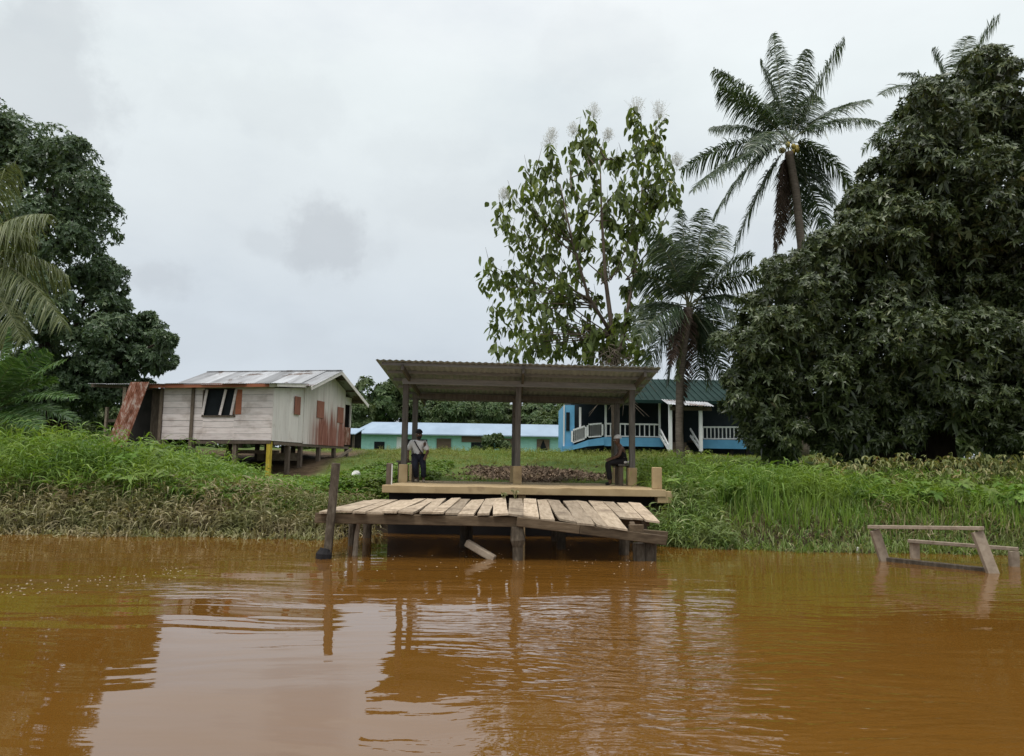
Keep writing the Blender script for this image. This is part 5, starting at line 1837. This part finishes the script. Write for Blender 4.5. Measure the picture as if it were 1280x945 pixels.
def person(loc, J, label, face, cloth):
    """J: joints; face: unit direction the face looks along"""
    t = thing('person', label, 'person', loc)
    f = Vector(face).normalized()
    hd = Vector(J['head'])
    right = f.cross(Vector((0, 0, 1))).normalized()
    nd = {'pelvis': (J['pelvis'], (.13, .10)), 'belly': (J['belly'], (.12, .095)), 'chest': (J['chest'], (.135, .10)), 'neckb': (J['neck'], (.055, .055)),
          'jaw': (tuple(hd + f * .015 - Vector((0, 0, .07))), (.062, .07)), 'head': (tuple(hd), (.078, .092)), 'crown': (tuple(hd + Vector((0, 0, .075)) - f * .01), (.066, .075))}
    ed = [('pelvis', 'belly'), ('belly', 'chest'), ('chest', 'neckb'), ('neckb', 'jaw'), ('jaw', 'head'), ('head', 'crown')]
    nd['nose'] = (tuple(hd + f * .105 - Vector((0, 0, .03))), .012)
    ed.append(('head', 'nose'))
    for s, q in (('a', 1), ('b', -1)):
        nd['ear' + s] = (tuple(hd + right * .092 * q - Vector((0, 0, .02))), .014)
        ed.append(('head', 'ear' + s))
    for s in ('l', 'r'):
        for k, r_ in (('sh', .062), ('el', .042), ('wr', .028), ('hip', .088), ('kn', .058), ('an', .040), ('toe', .032)):
            nd[s + k] = (J[s + k], r_)
        nd[s + 'hl'] = (tuple(Vector(J[s + 'an']) + Vector((0, 0, -.04))), .036)
        ed += [('chest', s + 'sh'), (s + 'sh', s + 'el'), (s + 'el', s + 'wr'), ('pelvis', s + 'hip'), (s + 'hip', s + 'kn'), (s + 'kn', s + 'an'), (s + 'an', s + 'hl'), (s + 'hl', s + 'toe')]
        dv = Vector(J[s + 'wr']) - Vector(J[s + 'el'])
        hand_nodes(nd, ed, s + 'wr', s + 'h', dv * .6 + f * .3 * dv.length, (0, 0, -1), right if s == 'l' else -right)
    skin('body', nd, ed, M['skin'], t, 1)
    def garment(name, keys, edges, mat, grow):
        n2 = {}
        for k in keys:
            p, r_ = nd[k] if k in nd else J[k]
            r_ = r_ if isinstance(r_, tuple) else (r_, r_)
            n2[k] = (p, tuple(q + grow for q in r_))
        return skin(name, n2, edges, M[mat], t, 2)
    for k, (a, b_, u) in {'lmid': ('lsh', 'lel', cloth['sleeve']), 'rmid': ('rsh', 'rel', cloth['sleeve'])}.items():
        p = Vector(J[a]).lerp(Vector(J[b_]), u)
        nd[k] = (tuple(p), .052)
    nd['hem'] = (tuple(Vector(J['pelvis']) + Vector((0, 0, cloth.get('hem', 0)))), (.135, .108))
    nd['collar'] = (tuple(Vector(J['chest']).lerp(Vector(J['neck']), .75)), (.06, .055))
    if cloth['sleeve'] > 0:
        garment('shirt', ['hem', 'belly', 'chest', 'collar', 'lsh', 'rsh', 'lmid', 'rmid'],
                [('hem', 'belly'), ('belly', 'chest'), ('chest', 'collar'), ('chest', 'lsh'), ('chest', 'rsh'), ('lsh', 'lmid'), ('rsh', 'rmid')], cloth['shirt'], .022)
    else:
        garment('shirt', ['hem', 'belly', 'chest', 'collar'], [('hem', 'belly'), ('belly', 'chest'), ('chest', 'collar')], cloth['shirt'], .022)
    for s in ('l', 'r'):
        p = Vector(J[s + 'kn']).lerp(Vector(J[s + 'an']), cloth.get('leg', .92))
        nd[s + 'cuff'] = (tuple(p), .048)
    garment('trousers', ['pelvis', 'lhip', 'rhip', 'lkn', 'rkn', 'lcuff', 'rcuff'],
            [('pelvis', 'lhip'), ('pelvis', 'rhip'), ('lhip', 'lkn'), ('rhip', 'rkn'), ('lkn', 'lcuff'), ('rkn', 'rcuff')], cloth['trousers'], .022)
    for s in ('l', 'r'):
        skin('shoe', {'h': (tuple(Vector(J[s + 'an']) + Vector((0, 0, -.045))), .048), 't': (J[s + 'toe'], .042)}, [('h', 't')], M[cloth['shoe']], t, 1)
    # headwear / hair and eyes
    b = MB()
    up = Vector((0, 0, 1))
    c0 = hd + up * .05 - f * .012
    vs, fs = [], []
    n, m = 14, 6
    for i in range(m + 1):
        th = math.pi * .5 * i / m
        for k in range(n):
            ph = 2 * math.pi * k / n
            vs.append(c0 + (f * math.cos(ph) * .118 + right * math.sin(ph) * .100) * math.sin(th) + up * (.112 * math.cos(th) - .005))
    for i in range(m):
        for k in range(n):
            fs.append((i * n + k, (i + 1) * n + k, (i + 1) * n + (k + 1) % n, i * n + (k + 1) % n))
    b.add(vs, fs)
    if cloth.get('brim'):
        q = c0 + f * .10
        b.hexa([q - right * .075 - up * .006, q + right * .075 - up * .006, q + right * .05 + f * .08 - up * .02, q - right * .05 + f * .08 - up * .02],
               [q - right * .075 + up * .006, q + right * .075 + up * .006, q + right * .05 + f * .08 - up * .008, q - right * .05 + f * .08 - up * .008])
    b.build('cap' if cloth.get('brim') else 'headscarf', M[cloth['hat']], t, smooth=True)
    for s in (-1, 1):
        b = MB()
        b.blob(hd + f * .088 + right * .032 * s + up * .0, .013, .010, .009, 7, 5)
        b.build('eye', M['eye'], t, smooth=True)
    if cloth.get('beard'):
        b = MB()
        b.blob(hd + f * .055 - up * .085, .062, .055, .05, 9, 6, .05)
        b.build('beard', M['black'], t, smooth=True)
    return t

# man half-sitting, leaning on the left bench
pl = P(529, 602, 20.95)
man = person((pl.x, 20.95, SL + .002), dict(
    pelvis=(-.15, .12, .68), belly=(-.17, .13, .82), chest=(-.18, .12, 1.0), neck=(-.17, .10, 1.15), head=(-.155, .06, 1.29),
    lsh=(.00, .08, 1.07), lel=(.10, .02, .83), lwr=(.06, -.16, .70), rsh=(-.36, .12, 1.07), rel=(-.46, .16, .84), rwr=(-.44, .06, .66),
    lhip=(-.06, .08, .66), lkn=(.01, -.14, .40), lan=(.01, -.04, .09), ltoe=(.05, -.22, .035),
    rhip=(-.24, .08, .66), rkn=(-.21, -.20, .42), ran=(-.19, .02, .10), rtoe=(-.19, -.16, .04)),
    'man in a pale shirt, dark trousers and black cap leaning on the left bench', (.25, -1, -.05),
    dict(shirt='shirt', trousers='navy', shoe='shoe', sleeve=.95, hat='black', brim=True, beard=True, hem=.02))
b = MB()
pth = [Vector((-.27, -.0, 1.12)), Vector((-.2, -.045, 1.0)), Vector((-.1, -.035, .85)), Vector((.0, .0, .74))]
for p_, q_ in zip(pth[:-1], pth[1:]):
    b.bar(p_, q_, .03, .012, up=(0, 1, 0))
b.build('strap', M['black'], man)
# person seated on the right bench, turned to the left
pl = P(763, 604, 21.0)
person((pl.x, 21.0, SL + .002), dict(
    pelvis=(.36, .12, .66), belly=(.35, .12, .80), chest=(.31, .11, .95), neck=(.26, .10, 1.09), head=(.20, .08, 1.225),
    lsh=(.28, -.06, 1.00), lel=(.22, -.12, .80), lwr=(.05, -.06, .72), rsh=(.33, .28, 1.00), rel=(.22, .34, .80), rwr=(.03, .22, .73),
    lhip=(.33, .04, .64), lkn=(-.06, -.02, .60), lan=(-.02, -.01, .09), ltoe=(-.15, -.03, .035),
    rhip=(.33, .20, .64), rkn=(-.07, .22, .59), ran=(.04, .20, .10), rtoe=(-.10, .2, .04)),
    'person in a black sleeveless top and white headscarf sitting on the right bench', (-1, -.45, -.05),
    dict(shirt='black', trousers='black', shoe='black', sleeve=0, hat='cap_white', hem=.0))
